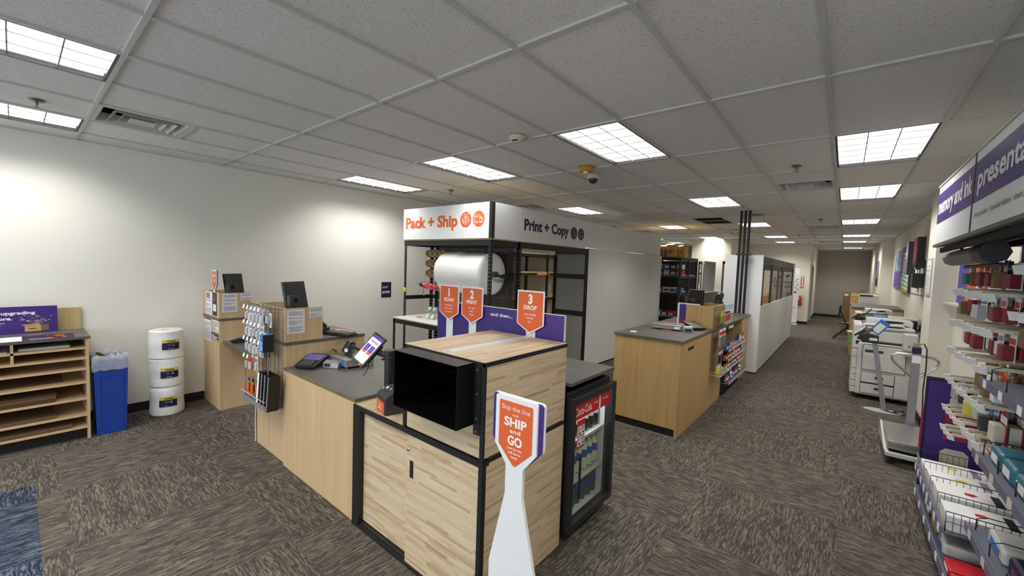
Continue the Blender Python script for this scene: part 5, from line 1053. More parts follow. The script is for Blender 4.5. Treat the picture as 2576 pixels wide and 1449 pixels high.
monitor('dark curved monitor back above the service counter hutch', (-.84, 5.62, 1.42), .35, .18, .20, .22, -.365, logo=False)
monitor('thin black monitor seen edge on above the service counter hutch', (-.64, 6.02, 1.37), 1.25, .25, .16, .2, -.305, logo=False)
# power poles
t = thing('power_poles', 'three black power poles rising from the service counter to the ceiling', 'power pole', (-.667, 7.76, 1.052))
for x in (-.732, -.667, -.602): obj('pole', MB().cyl((x, 7.76, 1.052), (x, 7.76, CE), .0215, 14), M_black, t, smooth=True)
obj('clamp', MB().box(-.78, 7.725, 2.095, -.55, 7.735, 2.125).box(-.78, 7.785, 2.095, -.55, 7.795, 2.125).cyl((-.70, 7.72, 2.11), (-.70, 7.80, 2.11), .006).cyl((-.635, 7.72, 2.11), (-.635, 7.80, 2.11), .006), M_black, t); obj('base_flange', MB().box(-.78, 7.70, 1.052, -.55, 7.82, 1.062), M_wire, t)
# glazed office partition
t = thing('office_partition', 'white half-height office partition with brown glazed top along the aisle', 'partition', (-.5, 10.5, 0)); xr2 = -.37
obj('end_panel', MB().box(-.976, 7.895, .02, -.372, 7.935, 2.107), M_white, t)
ys = [7.938, 9.13, 10.85, 13.35]
for a in range(3): obj('lower_panel', MB().box(-.395, ys[a]+.002, .03, -.37, ys[a+1]-.002, 1.20), M_wpanel, t)
obj('kick', MB().box(-.392, 7.938, 0, -.374, 13.35, .03).box(-.97, 7.9, 0, -.38, 7.93, .02), M_base, t); obj('end_post', MB().box(-.40, 13.352, 0, -.365, 13.75, 2.09), M_lgrey, t)
m = MB().box(-.385, 7.938, 1.95, -.372, 13.35, 2.085).box(-.41, 7.938, 1.85, -.39, 13.35, 1.95); obj('top_rail', m, mat('bronze_rail', (.075, .07, .06), .5), t)
for a in range(3): obj('window_glass', MB().quad((-.382, ys[a]+.02, 1.20), (-.382, ys[a+1]-.02, 1.20), (-.382, ys[a+1]-.02, 1.95), (-.382, ys[a]+.02, 1.95)), M_tglass, t)
m = MB()
for y in (7.945, 9.13, 10.85, 13.33): m.box(-.40, y-.02, 1.2, -.375, y+.02, 2.09)
obj('mullion', m, mat('brown_mullion', (.06, .05, .045), .5), t)
t = thing('office_rack', 'black slotted rack uprights inside the glazed office partition', 'shelving', (-.8, 10.5, 0))
lposts(t, [(-.62, y, 0, 2.0, 1, 1) for y in (8.6, 9.6, 10.9, 12.2, 13.1)], .05)
m = MB()
for z in (.62, 1.02): m.box(-1.15, 8.6, z, -.62, 13.1, z+.03)
obj('shelf_board', m, M_ply, t); m = MB().box(-1.2, 8.6, 1.02, -1.17, 13.1, 1.3); obj('back_rail', m, M_beige, t)
cs = None
for i in range(9):
    loc = (-.86, 8.9+i*.46, 1.05); lab = 'yellowish carton on the rack inside the office partition'
    if cs: dup(cs, loc, label=lab); continue
    cs = thing('carton', lab, 'box', loc, group='cartons inside the office partition', local=True); obj('body', MB().box(-.14, -.17, 0, .14, .17, .2), M_cardl, cs); obj('flap_tape', MB().box(-.142, -.02, .199, .142, .02, .2015), M_tan, cs)
t = thing('standing_poster', 'pale standing banner lettered One rate fits all behind the office glass', 'banner', (-.68, 14.0, 0)); obj('sheet', MB().box(-.95, 13.99, .05, -.41, 14.0, 2.02), mat('grey_poster', (.62, .63, .66), .6), t); obj('foot', MB().box(-.97, 13.9, 0, -.39, 14.1, .05), M_lgrey, t)
obj('lettering', write(MB(), [('One rate', -.67, 1.52, .085, .50, .02)], (0, 13.988, 0), XP, ZP), M_dgrey, t); obj('red_lettering', write(MB(), [('fits all', -.67, 1.39, .085, .42, .02)], (0, 13.988, 0), XP, ZP), M_dred, t)
obj('print', fineprint(MB(), (-.82, 13.988, 1.86), XP, ZP, .36, .09, 3, R_, .5), M_grey, t); obj('picture_marks', MB().rbox((-.75, 13.987, 1.70), (.09, .002, .05), ry=.6).rbox((-.55, 13.987, 1.74), (.11, .002, .07), ry=-.5).rbox((-.86, 13.987, 1.66), (.05, .002, .04)), M_dgrey, t); obj('blue_field', MB().box(-.56, 13.987, 1.10, -.42, 13.989, 1.27), M_bl_, t)
# ======================= back of house =======================
M_mesh = None
def wiremesh():
    k = N('black_wire_mesh'); x, y, z, nz = k.pos(); h = k.ma('ADD', x, y); s_ = .05
    a = k.ma('LESS_THAN', k.ma('ABSOLUTE', k.ma('SUBTRACT', k.ma('FRACT', k.ma('DIVIDE', h, s_)), .5)), .44); b = k.ma('LESS_THAN', k.ma('ABSOLUTE', k.ma('SUBTRACT', k.ma('FRACT', k.ma('DIVIDE', z, s_)), .5)), .44)
    t = k.n('ShaderNodeBsdfTransparent'); k.b.inputs['Base Color'].default_value = (.012, .012, .012, 1)
    k.set(k.out.inputs[0], k.n('ShaderNodeMixShader', {0: k.ma('MULTIPLY', a, b), 1: k.b.outputs[0], 2: t.outputs[0]}).outputs[0]); return k.m
M_mesh = wiremesh()
t = thing('wire_cage_shelf', 'tall black wire mesh shelving cage full of small boxes behind the service counter', 'shelving cage', (-2.7, 10.3, 0))
m = MB()
for x in (-2.30, -3.2):
    for y in (9.62, 10.3, 11.0): post(m, x, y, 0, 2.09, .05)
for z in (2.03, 1.60, 1.18, .6): m.box(-3.2, 9.60, z, -2.28, 9.64, z+.06).box(-2.32, 9.62, z, -2.28, 11.0, z+.06)
obj('frame', m, M_black, t); obj('mesh_front', MB().quad((-3.2, 9.60, 0), (-2.28, 9.60, 0), (-2.28, 9.60, 2.09), (-3.2, 9.60, 2.09)), M_mesh, t); obj('mesh_side', MB().quad((-2.275, 9.6, 0), (-2.275, 11, 0), (-2.275, 11, 2.09), (-2.275, 9.6, 2.09)), M_mesh, t)
m = MB()
for z in (1.66, 1.24, .66, .12): m.box(-3.18, 9.66, z, -2.33, 10.98, z+.02)
obj('shelf_board', m, M_lgrey, t); obj('side_panel', MB().box(-3.22, 9.62, 0, -3.21, 11.0, 2.0), M_blackm, t); obj('back_panel', MB().box(-3.2, 11.0, 0, -2.3, 11.01, 2.03), M_dgrey, t); obj('top_board', MB().box(-3.22, 9.60, 2.091, -2.27, 11.02, 2.11), M_card, t); obj('storage_panel', MB().box(-2.34, 9.68, .14, -2.335, 10.98, .64), M_card, t)
sbx = {}
for li, (z, n) in enumerate([(1.68, 11), (1.82, 8), (1.26, 9), (.68, 6)]):
    for i in range(n):
        c = [M_paper, M_red, M_lgrey, M_skyb, M_paper, M_dred, M_dgrey][(i*3+li) % 7]; h_ = .11 if li != 1 else .10; key = c.name
        loc = (-3.10+(i % 6)*.155, 9.78+(i//6)*.5, z); lab = 'small supply box on the %s level of the wire cage' % ['second', 'top', 'third', 'lowest'][li]
        if key in sbx: dup(sbx[key], loc, label=lab, group='boxes on the %s level of the wire cage' % ['second', 'top', 'third', 'lowest'][li]); continue
        q = thing('supply_box', lab, 'box', loc, group='boxes on the %s level of the wire cage' % ['second', 'top', 'third', 'lowest'][li], local=True); sbx[key] = q; obj('carton', MB().box(-.065, -.09, 0, .065, .09, h_), c, q); obj('label', MB().box(-.05, -.0912, .02, .05, -.0902, .07), M_inkw if c is not M_paper else M_ink, q)
for i, (x, y, w, d, h_, lab, mm) in enumerate([(-2.98, 9.85, .46, .36, .20, 'open brown carton on the wire cage top nearest the partition', M_card), (-2.62, 10.1, .24, .36, .30, 'tall light carton on the wire cage top', M_cardl), (-2.95, 10.5, .5, .4, .29, 'wide light carton behind on the wire cage top', M_cardl), (-2.41, 10.2, .14, .30, .27, 'narrow yellow carton at the right end of the wire cage top', M_cardl)]):
    q = thing('carton', lab, 'box', (x, y, 2.111), group='cartons on top of the wire cage'); obj('body', MB().box(x-w/2, y-d/2, 2.111, x+w/2, y+d/2, 2.111+h_), mm, q); obj('flap', MB().rbox((x-w*.1, y-d/2-.04, 2.111+h_+.01), (w*.8, .14, .004), rx=.25), mm, q)
    obj('print', fineprint(MB(), (x-w*.3, y-d/2-.0015, 2.111+h_*.3), XP, ZP, w*.5, h_*.3, 2, R_, .5), M_ink, q)
t = thing('cubicle_wall', 'grey panel with white ledge behind the monitors', 'panel', (-2.2, 12, 0)); obj('upper_panel', MB().box(-2.235, 11.41, 1.24, -2.2, 12.62, 2.065), M_gpanel, t); obj('ledge', MB().box(-2.26, 11.35, 1.20, -2.15, 13.1, 1.235), M_wpanel, t); obj('lower_panel', MB().box(-2.235, 11.41, 0, -2.2, 13.1, 1.20), M_grey, t)
t = thing('slotted_rack', 'narrow black slotted rack against the cream column', 'shelving', (-1.85, 12.6, 0)); lposts(t, [(-2.02, 12.6, 0, 2.1, 1, 1), (-1.83, 12.6, 0, 2.1, -1, 1)], .05); obj('cross_bar', MB().box(-2.02, 12.6, 2.02, -1.83, 12.64, 2.1).box(-2.02, 12.6, 1.12, -1.83, 12.64, 1.2).box(-2.02, 12.62, .2, -1.83, 12.63, 1.12), M_black, t); obj('shelf', MB().box(-2.1, 12.4, 1.2, -1.75, 12.9, 1.225), M_wpanel, t)
t = thing('rack_sign', 'steel frame with white and red sign beside the wire cage', 'sign frame', (-2.25, 11.2, 0)); obj('frame', MB().box(-2.27, 11.06, 1.24, -2.25, 11.1, 2.05).box(-2.27, 11.34, 1.24, -2.25, 11.38, 2.05).box(-2.27, 11.06, 1.97, -2.25, 11.38, 2.05).box(-2.27, 11.06, 1.70, -2.25, 11.38, 1.75), M_dgrey, t); obj('sign_face', MB().box(-2.262, 11.1, 1.76, -2.258, 11.34, 1.96), M_paper, t); obj('red_print', write(MB(), [('F', 11.18, 1.80, .11, .08, .03)], (-2.2565, 0, 0), YP, ZP), M_red, t); obj('picture', MB().box(-2.262, 11.1, 1.44, -2.258, 11.34, 1.69), M_beige, t); obj('counterweight', MB().box(-2.29, 11.08, 0, -2.23, 11.36, 1.24), M_gpanel, t)
# banner, extinguisher, arrow sign
t = thing('roll_up_banner', 'slim white roll-up banner beside the red arrow sign', 'banner', (-.56, 17.0, 0)); obj('sheet', MB().box(-.86, 16.99, .1, -.475, 16.995, 2.05), M_paper, t); obj('base', MB().box(-.88, 16.9, 0, -.45, 17.08, .07), M_lgrey, t, bevel=.01); obj('top_bar', MB().box(-.87, 16.98, 2.05, -.465, 17.0, 2.08), M_lgrey, t)
m = MB()
for z, x in ((1.62, -.53), (1.55, -.56), (1.44, -.52), (1.35, -.57), (1.28, -.52), (.62, -.58)): m.rbox((x, 16.988, z), (.05, .002, .025), ry=.6)
obj('picture_marks', m, M_grey, t); obj('leaf_mark', MB().rbox((-.57, 16.9885, 1.17), (.07, .002, .05), ry=-.5), M_dred, t)
t = thing('extinguisher_sign', 'red and white downward arrow sign above the fire extinguisher', 'sign', (-.435, 17.715, 1.3)); obj('plate', MB().box(-.488, 17.708, 1.31, -.384, 17.716, 1.755), M_paper, t); f = obj('red_face', MB().box(-.480, 17.706, 1.318, -.392, 17.708, 1.747), M_red, t); obj('arrow', MB().prism([(-.436, 1.33), (-.40, 1.40), (-.42, 1.39), (-.42, 1.66), (-.40, 1.73), (-.472, 1.73), (-.452, 1.66), (-.452, 1.39), (-.472, 1.40)], (0, 17.7055, 0), XP, ZP, .0008), M_inkw, f); obj('lettering', write(MB(), [('FIRE', -.436, 1.69, .02, .05, .02)], (0, 17.704, 0), XP, ZP), M_red, f)
t = thing('fire_extinguisher', 'small red fire extinguisher on the cream wall under the arrow sign', 'fire extinguisher', (-.46, 17.64, .66)); obj('cylinder', MB().lathe([(0, .66), (.05, .665), (.058, .69), (.058, .86), (.045, .90), (.02, .92), (0, .92)], (-.46, 17.64, 0), 20), M_red, t, smooth=True)
obj('hose', MB().tube([(-.46, 17.62, .93), (-.50, 17.61, 1.03), (-.535, 17.62, .98), (-.525, 17.62, .80)], .01), M_black, t, smooth=True); obj('valve', MB().box(-.48, 17.62, .92, -.43, 17.66, .97).rbox((-.45, 17.60, .99), (.05, .08, .012), rx=.3), M_black, t); obj('inspection_tag', MB().rbox((-.42, 17.60, .99), (.08, .004, .13), ry=-.4), M_yel, t); obj('inspection_tag', MB().rbox((-.415, 17.606, .94), (.07, .004, .12), ry=-.5), M_green, t); obj('bracket', MB().box(-.48, 17.69, .75, -.44, 17.72, .9), M_grey, t)
# ======================= right side: copiers, terminals, scale =======================
def copier(label, x0, x1, y0, y1, tall_=True):
    t = thing('copier', label, 'copier', ((x0+x1)/2, (y0+y1)/2, 0))
    obj('body', MB().box(x0+.06, y0, .07, x1, y1, .83), M_putty, t, bevel=.012)
    obj('upper_body', MB().box(x0+.08, y0+.005, .86, x1, y1, 1.02), M_putty, t, bevel=.015); obj('gap', MB().box(x0+.10, y0+.02, .83, x1-.02, y1-.02, .86), M_dgrey, t)
    m = MB()
    for z0, z1 in ((.075, .16), (.165, .25), (.255, .34), (.345, .43), (.435, .60), (.605, .72)): m.box(x0, y0+.02, z0, x0+.06, y1-.02, z1)
    obj('front_trays', m, M_putty, t, bevel=.008)
    obj('control_strip', MB().box(x0-.005, y0+.03, .73, x0+.10, y1-.02, 1.09), M_putty, t, bevel=.012); obj('control_window', MB().box(x0+.03, y0+.0285, .80, x0+.075, y0+.031, .85), M_ink, t)
    obj('scanner_lid', MB().box(x0+.14, y0-.005, 1.045, x1-.01, y1, 1.075).box(x0+.14, y0+.02, 1.02, x1-.03, y1-.02, 1.045), M_lgrey, t, bevel=.006)
    f = obj('document_feeder', MB().prism([(x0+.14, 1.076), (x0+.30, 1.076), (x0+.34, 1.10), (x1-.12, 1.10), (x1-.02, 1.076), (x1+.0, 1.076), (x1, 1.15), (x0+.9*(x1-x0)-.02, 1.165), (x0+.14, 1.165)], (0, y1-.05, 0), XP, ZP, .38), M_putty, t, bevel=.008)
    obj('feeder_slot', MB().prism([(x0+.26, 1.098), (x1-.12, 1.092), (x1-.11, 1.145), (x0+.36, 1.148)], (0, y1-.048-.384, 0), XP, ZP, .02), M_black, f)
    obj('exit_tray', MB().prism([(0, 0), (x1-x0-.22, .02), (x1-x0-.22, .035), (0, .012)], (x0+.1, y0+.3, 1.085), XP, ZP, .3), M_lgrey, t)
    # side panels (towards the camera)
    obj('panel_gap', MB().box(x0+.114, y0-.003, .434, x1-.074, y0+.002, .806).box(x0+.114, y0-.003, .094, x1-.174, y0+.002, .406), M_dgrey, t)
    sp_ = obj('side_door', MB().box(x0+.12, y0-.012, .44, x1-.08, y0, .80), M_putty, t, bevel=.004)
    obj('bypass_recess', MB().box(x0+.14, y0-.0135, .70, x0+.34, y0-.012, .735), M_dgrey, sp_); obj('inner_panel', MB().box(x0+.135, y0-.017, .45, x0+.46, y0-.012, .665), M_putty, sp_, bevel=.003)
    for za, zb in ((.26, .40), (.10, .235)):
        d = obj('paper_drawer', MB().box(x0+.12, y0-.012, za, x1-.18, y0, zb), M_putty, t, bevel=.004); obj('drawer_handle', MB().box(x0+.27, y0-.0135, za+.06, x0+.36, y0-.0115, za+.095), M_dgrey, d)
    obj('lower_panel', MB().box(x1-.17, y0-.008, .09, x1-.03, y0, .40), M_putty, t, bevel=.003); obj('seam', MB().box(x0+.12, y0-.002, .812, x1, y0-.0005, .816).box(x0+.10, y0-.002, .60, x0+.104, y0-.0005, .80), M_grey, t)
    m = MB()
    for q in ((x0+.08, y0+.08), (x1-.08, y0+.08), (x0+.08, y1-.08), (x1-.08, y1-.08)): m.cyl((q[0]-.015, *q[1:], .035), (q[0]+.015, *q[1:], .035), .035, 12)
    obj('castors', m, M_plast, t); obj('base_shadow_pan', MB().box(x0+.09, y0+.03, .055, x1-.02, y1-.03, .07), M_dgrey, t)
    return t
t = copier('large white office copier nearest the camera behind the card kiosk', .905, 1.56, 7.43, 8.22)
f = obj('finisher', MB().box(1.43, 7.20, .80, 1.565, 7.425, 1.03).box(1.45, 7.25, .72, 1.55, 7.425, .80), M_lgrey, t, bevel=.012); obj('finisher_port', MB().box(1.475, 7.1985, .86, 1.49, 7.2005, .88), M_dgrey, f)
copier('second white office copier farther along the right wall', .96, 1.50, 9.95, 10.6)
# work counter between and beyond the copiers
t = thing('copy_counter', 'grey topped maple counter against the right wall between the copiers', 'counter', (1.3, 9.1, 0)); obj('top', MB().box(.925, 8.32, .90, 1.765, 9.85, .925), M_slab, t); obj('front_panel', MB().box(.94, 8.33, 0, .96, 9.84, .90), M_mapley, t); obj('side_panel', MB().box(.96, 8.33, 0, 1.76, 8.35, .90).box(.96, 9.82, 0, 1.76, 9.84, .90), M_mapley, t)
t = thing('paper_clips_tray', 'small white and green stand on the edge of the right counter', 'tray', (.9, 8.7, .8)); obj('shelf', MB().box(.84, 8.6, .84, .938, 8.8, .85), M_paper, t); obj('green_box', MB().box(.86, 8.62, .74, .935, 8.78, .80), M_green, t); obj('green_box', MB().box(.86, 8.62, .62, .935, 8.78, .68), M_green, t)
t = thing('copy_counter', 'higher maple counter farther along the right wall', 'counter', (1.3, 12.3, 0)); obj('top', MB().box(.905, 11.6, 1.08, 1.765, 13.2, 1.11), M_slab, t); obj('front_panel', MB().box(.92, 11.62, 0, .94, 13.18, 1.08), M_mapley, t); obj('side_panel', MB().box(.94, 11.62, 0, 1.76, 11.64, 1.08), M_mapley, t)
t = thing('desktop_printer', 'black printer with pale buttons on the right counter', 'printer', (1.5, 9.1, .925)); obj('body', MB().box(1.30, 8.9, .925, 1.72, 9.35, 1.09), M_black, t, bevel=.01); obj('lid', MB().box(1.29, 8.89, 1.09, 1.73, 9.36, 1.12), M_putty, t, bevel=.006); obj('buttons', MB().rbox((1.50, 8.897, 1.04), (.03, .004, .05), ry=-.5).rbox((1.56, 8.897, 1.02), (.03, .004, .05), ry=.9), M_yel, t)
t = thing('counter_sign', 'bright blue instruction sign behind the first copier', 'sign', (1.25, 8.85, .925)); obj('plate', MB().box(1.155, 8.85, .93, 1.345, 8.86, 1.17), M_skyb, t); obj('lettering', fineprint(fineprint(MB(), (1.165, 8.8485, 1.12), XP, ZP, .165, .04, 2, R_, .5), (1.165, 8.8485, 1.07), XP, ZP, .11, .03, 2, R_, .5), M_inkw, t); obj('white_square', MB().box(1.295, 8.848, 1.07, 1.33, 8.8495, 1.105), M_paper, t)
def card_terminal_head(t, o, lab):
    m = MB().prism([(-.14, -.03), (.0, -.07), (.085, -.065), (.085, .03), (-.02, .05), (-.10, .03)], (o[0], o[1]+.06, o[2]), XP, ZP, .12); obj('cradle', m, M_plast, t, bevel=.006)
    obj('reader', MB().rbox((o[0]-.05, o[1], o[2]+.065), (.17, .10, .035), ry=-.62).rbox((o[0]-.11, o[1], o[2]+.055), (.15, .10, .02), ry=-.72), M_dgrey, t, bevel=.006)
    obj('keypad', MB().rbox((o[0]-.035, o[1]-.02, o[2]+.075), (.10, .085, .03), ry=-.62), M_grey, t); obj('cream_card', MB().rbox((o[0]-.125, o[1], o[2]+.075), (.13, .095, .006), ry=-.75), M_cream, t); obj('white_label', MB().box(o[0]-.01, o[1]-.062, o[2]-.035, o[0]+.07, o[1]-.0605, o[2]+.0), M_paper, t)
t = thing('card_kiosk', 'grey post card kiosk with black reader and blue instruction card', 'payment kiosk', (1.25, 6.9, 0)); o = (1.07, 6.95, .97)
obj('base_plate', MB().prism([(1.06+.195+.2*math.cos(i*PI/12)*1.0, 6.90+.10*math.sin(i*PI/12)) for i in range(24)], (0, 0, 0), XP, YP, .012), M_lgrey, t); obj('post', MB().cyl((1.265, 6.93, .012), (1.12, 6.95, .91), .038, 4), M_galv, t)
card_terminal_head(t, o, ''); obj('instruction_card', MB().rbox((1.16, 6.95, 1.12), (.115, .02, .19), ry=.62), M_skyb, t, bevel=.003); obj('instruction_print', MB().rbox((1.15, 6.938, 1.105), (.08, .002, .13), ry=.62), M_paper, t)
obj('cable', MB().tube([(1.27, 6.9, .02), (1.33, 6.86, .02), (1.40, 6.87, .02), (1.36, 6.92, .02), (1.44, 6.95, .03), (1.47, 7.02, .02)], .007).tube([(1.27, 6.92, .03), (1.36, 6.84, .02), (1.45, 6.85, .02), (1.50, 6.95, .03)], .006), M_black, t)
t = thing('card_kiosk', 'black card reader standing at the aisle end of the right counter', 'payment kiosk', (1.0, 9.55, .925)); card_terminal_head(t, (1.06, 9.5, 1.0), ''); obj('arm', MB().tube([(1.0, 9.5, 1.05), (1.10, 9.55, 1.12), (1.17, 9.6, 1.20)], .012), M_dgrey, t)
# floor scale
t = thing('floor_scale', 'grey platform floor scale with column and looped handle', 'floor scale', (1.35, 5.3, 0)); cxx, cyy = 1.397, 5.70
obj('platform', MB().box(1.168, 4.90, .205, 1.52, 5.60, .222).box(1.172, 4.905, .14, 1.516, 5.595, .205), M_steel, t, bevel=.004)
obj('base_frame', MB().box(1.155, 4.84, .085, 1.54, 4.875, .125).box(1.155, 4.875, .085, 1.185, 5.66, .125).box(1.185, 5.62, .085, 1.54, 5.66, .125).box(1.50, 4.875, .085, 1.54, 5.62, .125), M_lgrey, t, bevel=.005)
obj('ramp', MB().add([(1.15, 4.9, .125), (1.17, 4.9, .125), (1.168, 5.6, .222), (1.15, 5.62, .222), (1.15, 4.9, .09), (1.15, 5.62, .09)], [(0, 1, 2, 3), (0, 3, 5, 4)]), M_lgrey, t); obj('load_cells', MB().box(1.21, 4.93, .10, 1.48, 5.55, .14), M_black, t)
for q in ((1.20, 4.92), (1.49, 4.92), (1.20, 5.58), (1.49, 5.58)): obj('foot', MB().cyl((*q, 0), (*q, .086), .025, 10), M_black, t)
obj('column', MB().box(cxx-.033, cyy-.03, .0, cxx+.033, cyy+.03, 1.0), M_galv, t, bevel=.004)
obj('handle', MB().tube([(cxx-.03, cyy, .735), (1.24, cyy, .86), (1.212, cyy, .90), (1.215, cyy, .94), (1.25, cyy, .965), (cxx, cyy, .968), (1.53, cyy, .955), (1.57, cyy, .93), (1.575, cyy, .89), (1.55, cyy, .85), (cxx+.03, cyy, .735)], .014, 8), M_steel, t, smooth=True)
obj('display', MB().box(cxx-.035, cyy-.034, .985, cxx+.035, cyy+.03, 1.055), M_dpurple, t, bevel=.004); obj('instruction_card', MB().box(cxx-.034, cyy-.0335, .885, cxx+.034, cyy-.0305, .965), M_paper, t); obj('top_bracket', MB().rbox((cxx, cyy, 1.07), (.05, .05, .05)), mat('brass_bracket', (.35, .30, .16), .4, .4), t)
obj('power_cable', MB().tube([(cxx+.02, cyy-.02, 1.09), (cxx+.05, cyy-.02, 1.10), (cxx+.075, cyy-.02, 1.04), (cxx+.08, cyy-.02, .85), (cxx+.075, cyy, .6), (cxx+.09, cyy, .3), (cxx+.11, cyy, .02)], .006), M_black, t, smooth=True)
solo('floor_tile_card', MB().box(1.28, 6.12, .0, 1.50, 6.30, .006), M_white, 'white sheet lying on the carpet behind the floor scale', 'sheet')
# far cabinets, printer, chair
t = thing('privacy_booth', 'brown high-sided desk booth at the far end of the right wall', 'booth', (.9, 15.4, 0)); obj('side_screen', MB().box(.75, 15.5, 0, .91, 15.53, 1.32), M_card, t); obj('front_screen', MB().box(.745, 15.53, 0, .765, 16.4, 1.32), M_card, t); obj('small_sign', MB().box(.77, 15.495, 1.20, .87, 15.499, 1.27), M_cream, t); obj('yellow_label', MB().box(.93, 15.29, 1.22, 1.10, 15.295, 1.25), M_yel, t)
obj('desk', MB().box(.92, 15.30, .93, 1.54, 16.2, .96).box(.92, 15.30, .0, 1.53, 15.33, 1.31), M_mapley, t)
t = thing('laser_printer', 'tall white printer on the far maple desk', 'printer', (1.3, 14.9, .98)); obj('stand', MB().box(1.08, 14.5, 0, 1.53, 15.1, .97), M_mapley, t); obj('body', MB().box(1.09, 14.55, .97, 1.50, 15.05, 1.30), M_putty, t, bevel=.02); obj('tray', MB().box(1.10, 14.545, 1.25, 1.38, 14.56, 1.30).box(1.12, 14.4, .97, 1.45, 14.55, 1.05), M_dgrey, t); obj('support', MB().rbox((1.14, 14.6, 1.37), (.012, .02, .16), ry=.8), M_plast, t)
t = thing('folding_chair', 'black chair tucked at the far desk booth', 'chair', (.74, 14.6, 0)); obj('backrest', MB().rbox((.70, 14.5, .80), (.05, .36, .36), ry=.12), M_plast, t, bevel=.02); obj('seat', MB().rbox((.87, 14.5, .47), (.38, .38, .04)), M_plast, t, bevel=.02)
for s_ in (-.17, .17): obj('leg', MB().tube([(.68, 14.5+s_, .9), (1.03, 14.5+s_, 0)], .014), M_black, t); obj('leg', MB().tube([(1.0, 14.5+s_, .47), (.58, 14.5+s_, 0)], .014), M_black, t)
# sample posters on the right wall
def wall_box(label, y0, y1, z0, z1, th, c, c2=None, stripe=None):
    t = thing('sample_poster', label, 'poster', (1.77-th/2, (y0+y1)/2, z0)); obj('frame', MB().box(1.77-th, y0, z0, 1.768, y1, z1), M_dgrey, t); obj('canvas', MB().box(1.77-th-.001, y0+.004, z0+.004, 1.77-th, y1-.004, z1-.004), c, t); xx = 1.77-th-.002
    if c2: obj('picture', MB().box(xx-.001, y0+.02, z0+.02, xx, y1-.02, z0+(z1-z0)*.45), c2, t)
    if stripe: 
        m = MB(); n = 9
        for k in range(n): m.prism([(y0+.03, z0+.05+(z1-z0)*.8*k/n), (y1-.03, z0+.10+(z1-z0)*.8*k/n), (y1-.03, z0+.10+(z1-z0)*.8*(k+.45)/n), (y0+.03, z0+.05+(z1-z0)*.8*(k+.45)/n)], (xx-.0015, 0, 0), YP, ZP, .001)
        obj('stripes', m, stripe, t)
def rainbow():
    k = N('rainbow_print'); x, y, z, nz = k.pos(); f = k.ma('DIVIDE', k.ma('SUBTRACT', k.ma('ADD', z, k.ma('MULTIPLY', y, .05)), 2.0), 1.1)
    k.set(k.b.inputs['Base Color'], k.ramp(f, (.05, (.9, .25, .05)), (.2, (.2, .6, .1)), (.35, (.1, .65, .6)), (.6, (.2, .6, .75)), (.9, (.15, .12, .3)))); return k.m
def mosaic(name, *cs):
    k = N(name); k.pos(); v = k.n('ShaderNodeTexVoronoi', {'Vector': k.g.outputs['Position'], 'Scale': 9}); s_ = k.n('ShaderNodeSeparateColor', {0: v.outputs['Color']})
    k.set(k.b.inputs['Base Color'], k.ramp(s_.outputs[0], *[(i/max(1, len(cs)-1), lin(c)) for i, c in enumerate(cs)])); return k.m
M_rb = rainbow(); M_ph = mosaic('photo_print', '3b4a3c', '8c8f86', '5c6d8a', 'b8b0a0'); M_ph2 = mosaic('violet_photo_print', '5b3d8c', 'a06ab8', '2c2550', 'd8c0d8')
M_mag = mosaic('magenta_photo_print', 'b0449a', '6a4ab0', '4a6ab8', '9050b0'); M_bl = mosaic('blue_photo_print', '4a6a9a', '7a9ac0', 'c0ccd8', '3a5078')
wall_box('blue sample poster with white and magenta fields, farthest on the right wall', 12.55, 14.1, 1.54, 2.45, .03, M_bl, M_mag)
wall_box('narrow dark framed photo poster beside the farthest blue one', 12.02, 12.45, 1.51, 2.47, .04, M_ph)
wall_box('rainbow striped sample poster in the middle of the wall display', 10.78, 11.95, 1.50, 2.48, .05, M_rb, stripe=M_paper)
wall_box('violet photo sample poster with dark edge', 10.35, 10.72, 1.86, 2.49, .12, M_ph2)
wall_box('blue sky photo poster above the yellow card', 9.93, 10.25, 2.05, 2.47, .05, M_bl, M_green)
wall_box('tall dark red canvas sample standing out from the wall', 9.30, 9.75, 2.09, 2.50, .10, mat('canvas_red', 'a8323c', .6))
wall_box('small yellow and green card under the red canvas', 9.66, 9.86, 1.95, 2.08, .06, M_yel); wall_box('black box canvas under the red canvas', 9.12, 9.42, 1.97, 2.10, .12, M_black)
wall_box('small framed photo low in the wall display', 9.66, 9.92, 1.62, 1.87, .05, M_ph); wall_box('black box canvas low in the wall display', 9.10, 9.45, 1.64, 1.88, .14, M_black)
wall_box('white price list with dark lines in the wall display', 9.98, 10.25, 1.80, 1.98, .01, M_paper)
struct('trim_2', MB().box(1.762, 9.0, 1.50, 1.77, 10.85, 1.512), M_grey)
t = thing('framed_notice', 'narrow framed white notice on the cream pillar face', 'notice', (1.57, 6.86, 1.58)); obj('frame', MB().box(1.560, 6.665, 1.585, 1.572, 7.035, 2.045), M_lgrey, t); obj('sheet', MB().box(1.558, 6.69, 1.61, 1.560, 7.01, 2.02), M_paper, t); obj('print', fineprint(MB(), (1.5572, 7.0, 1.62), YN, ZP, .28, .34, 16, R_, .3, gaps=(1, 4)), M_inkg, t)
t = thing('sample_poster', 'small purple poster on the far return of the right wall', 'poster', (1.54, 17, 1.5)); obj('sheet', MB().box(1.534, 16.6, 1.52, 1.544, 17.7, 2.30), M_ph2, t); obj('band', MB().box(1.532, 16.6, 1.52, 1.534, 17.7, 1.75), M_dpurple, t)
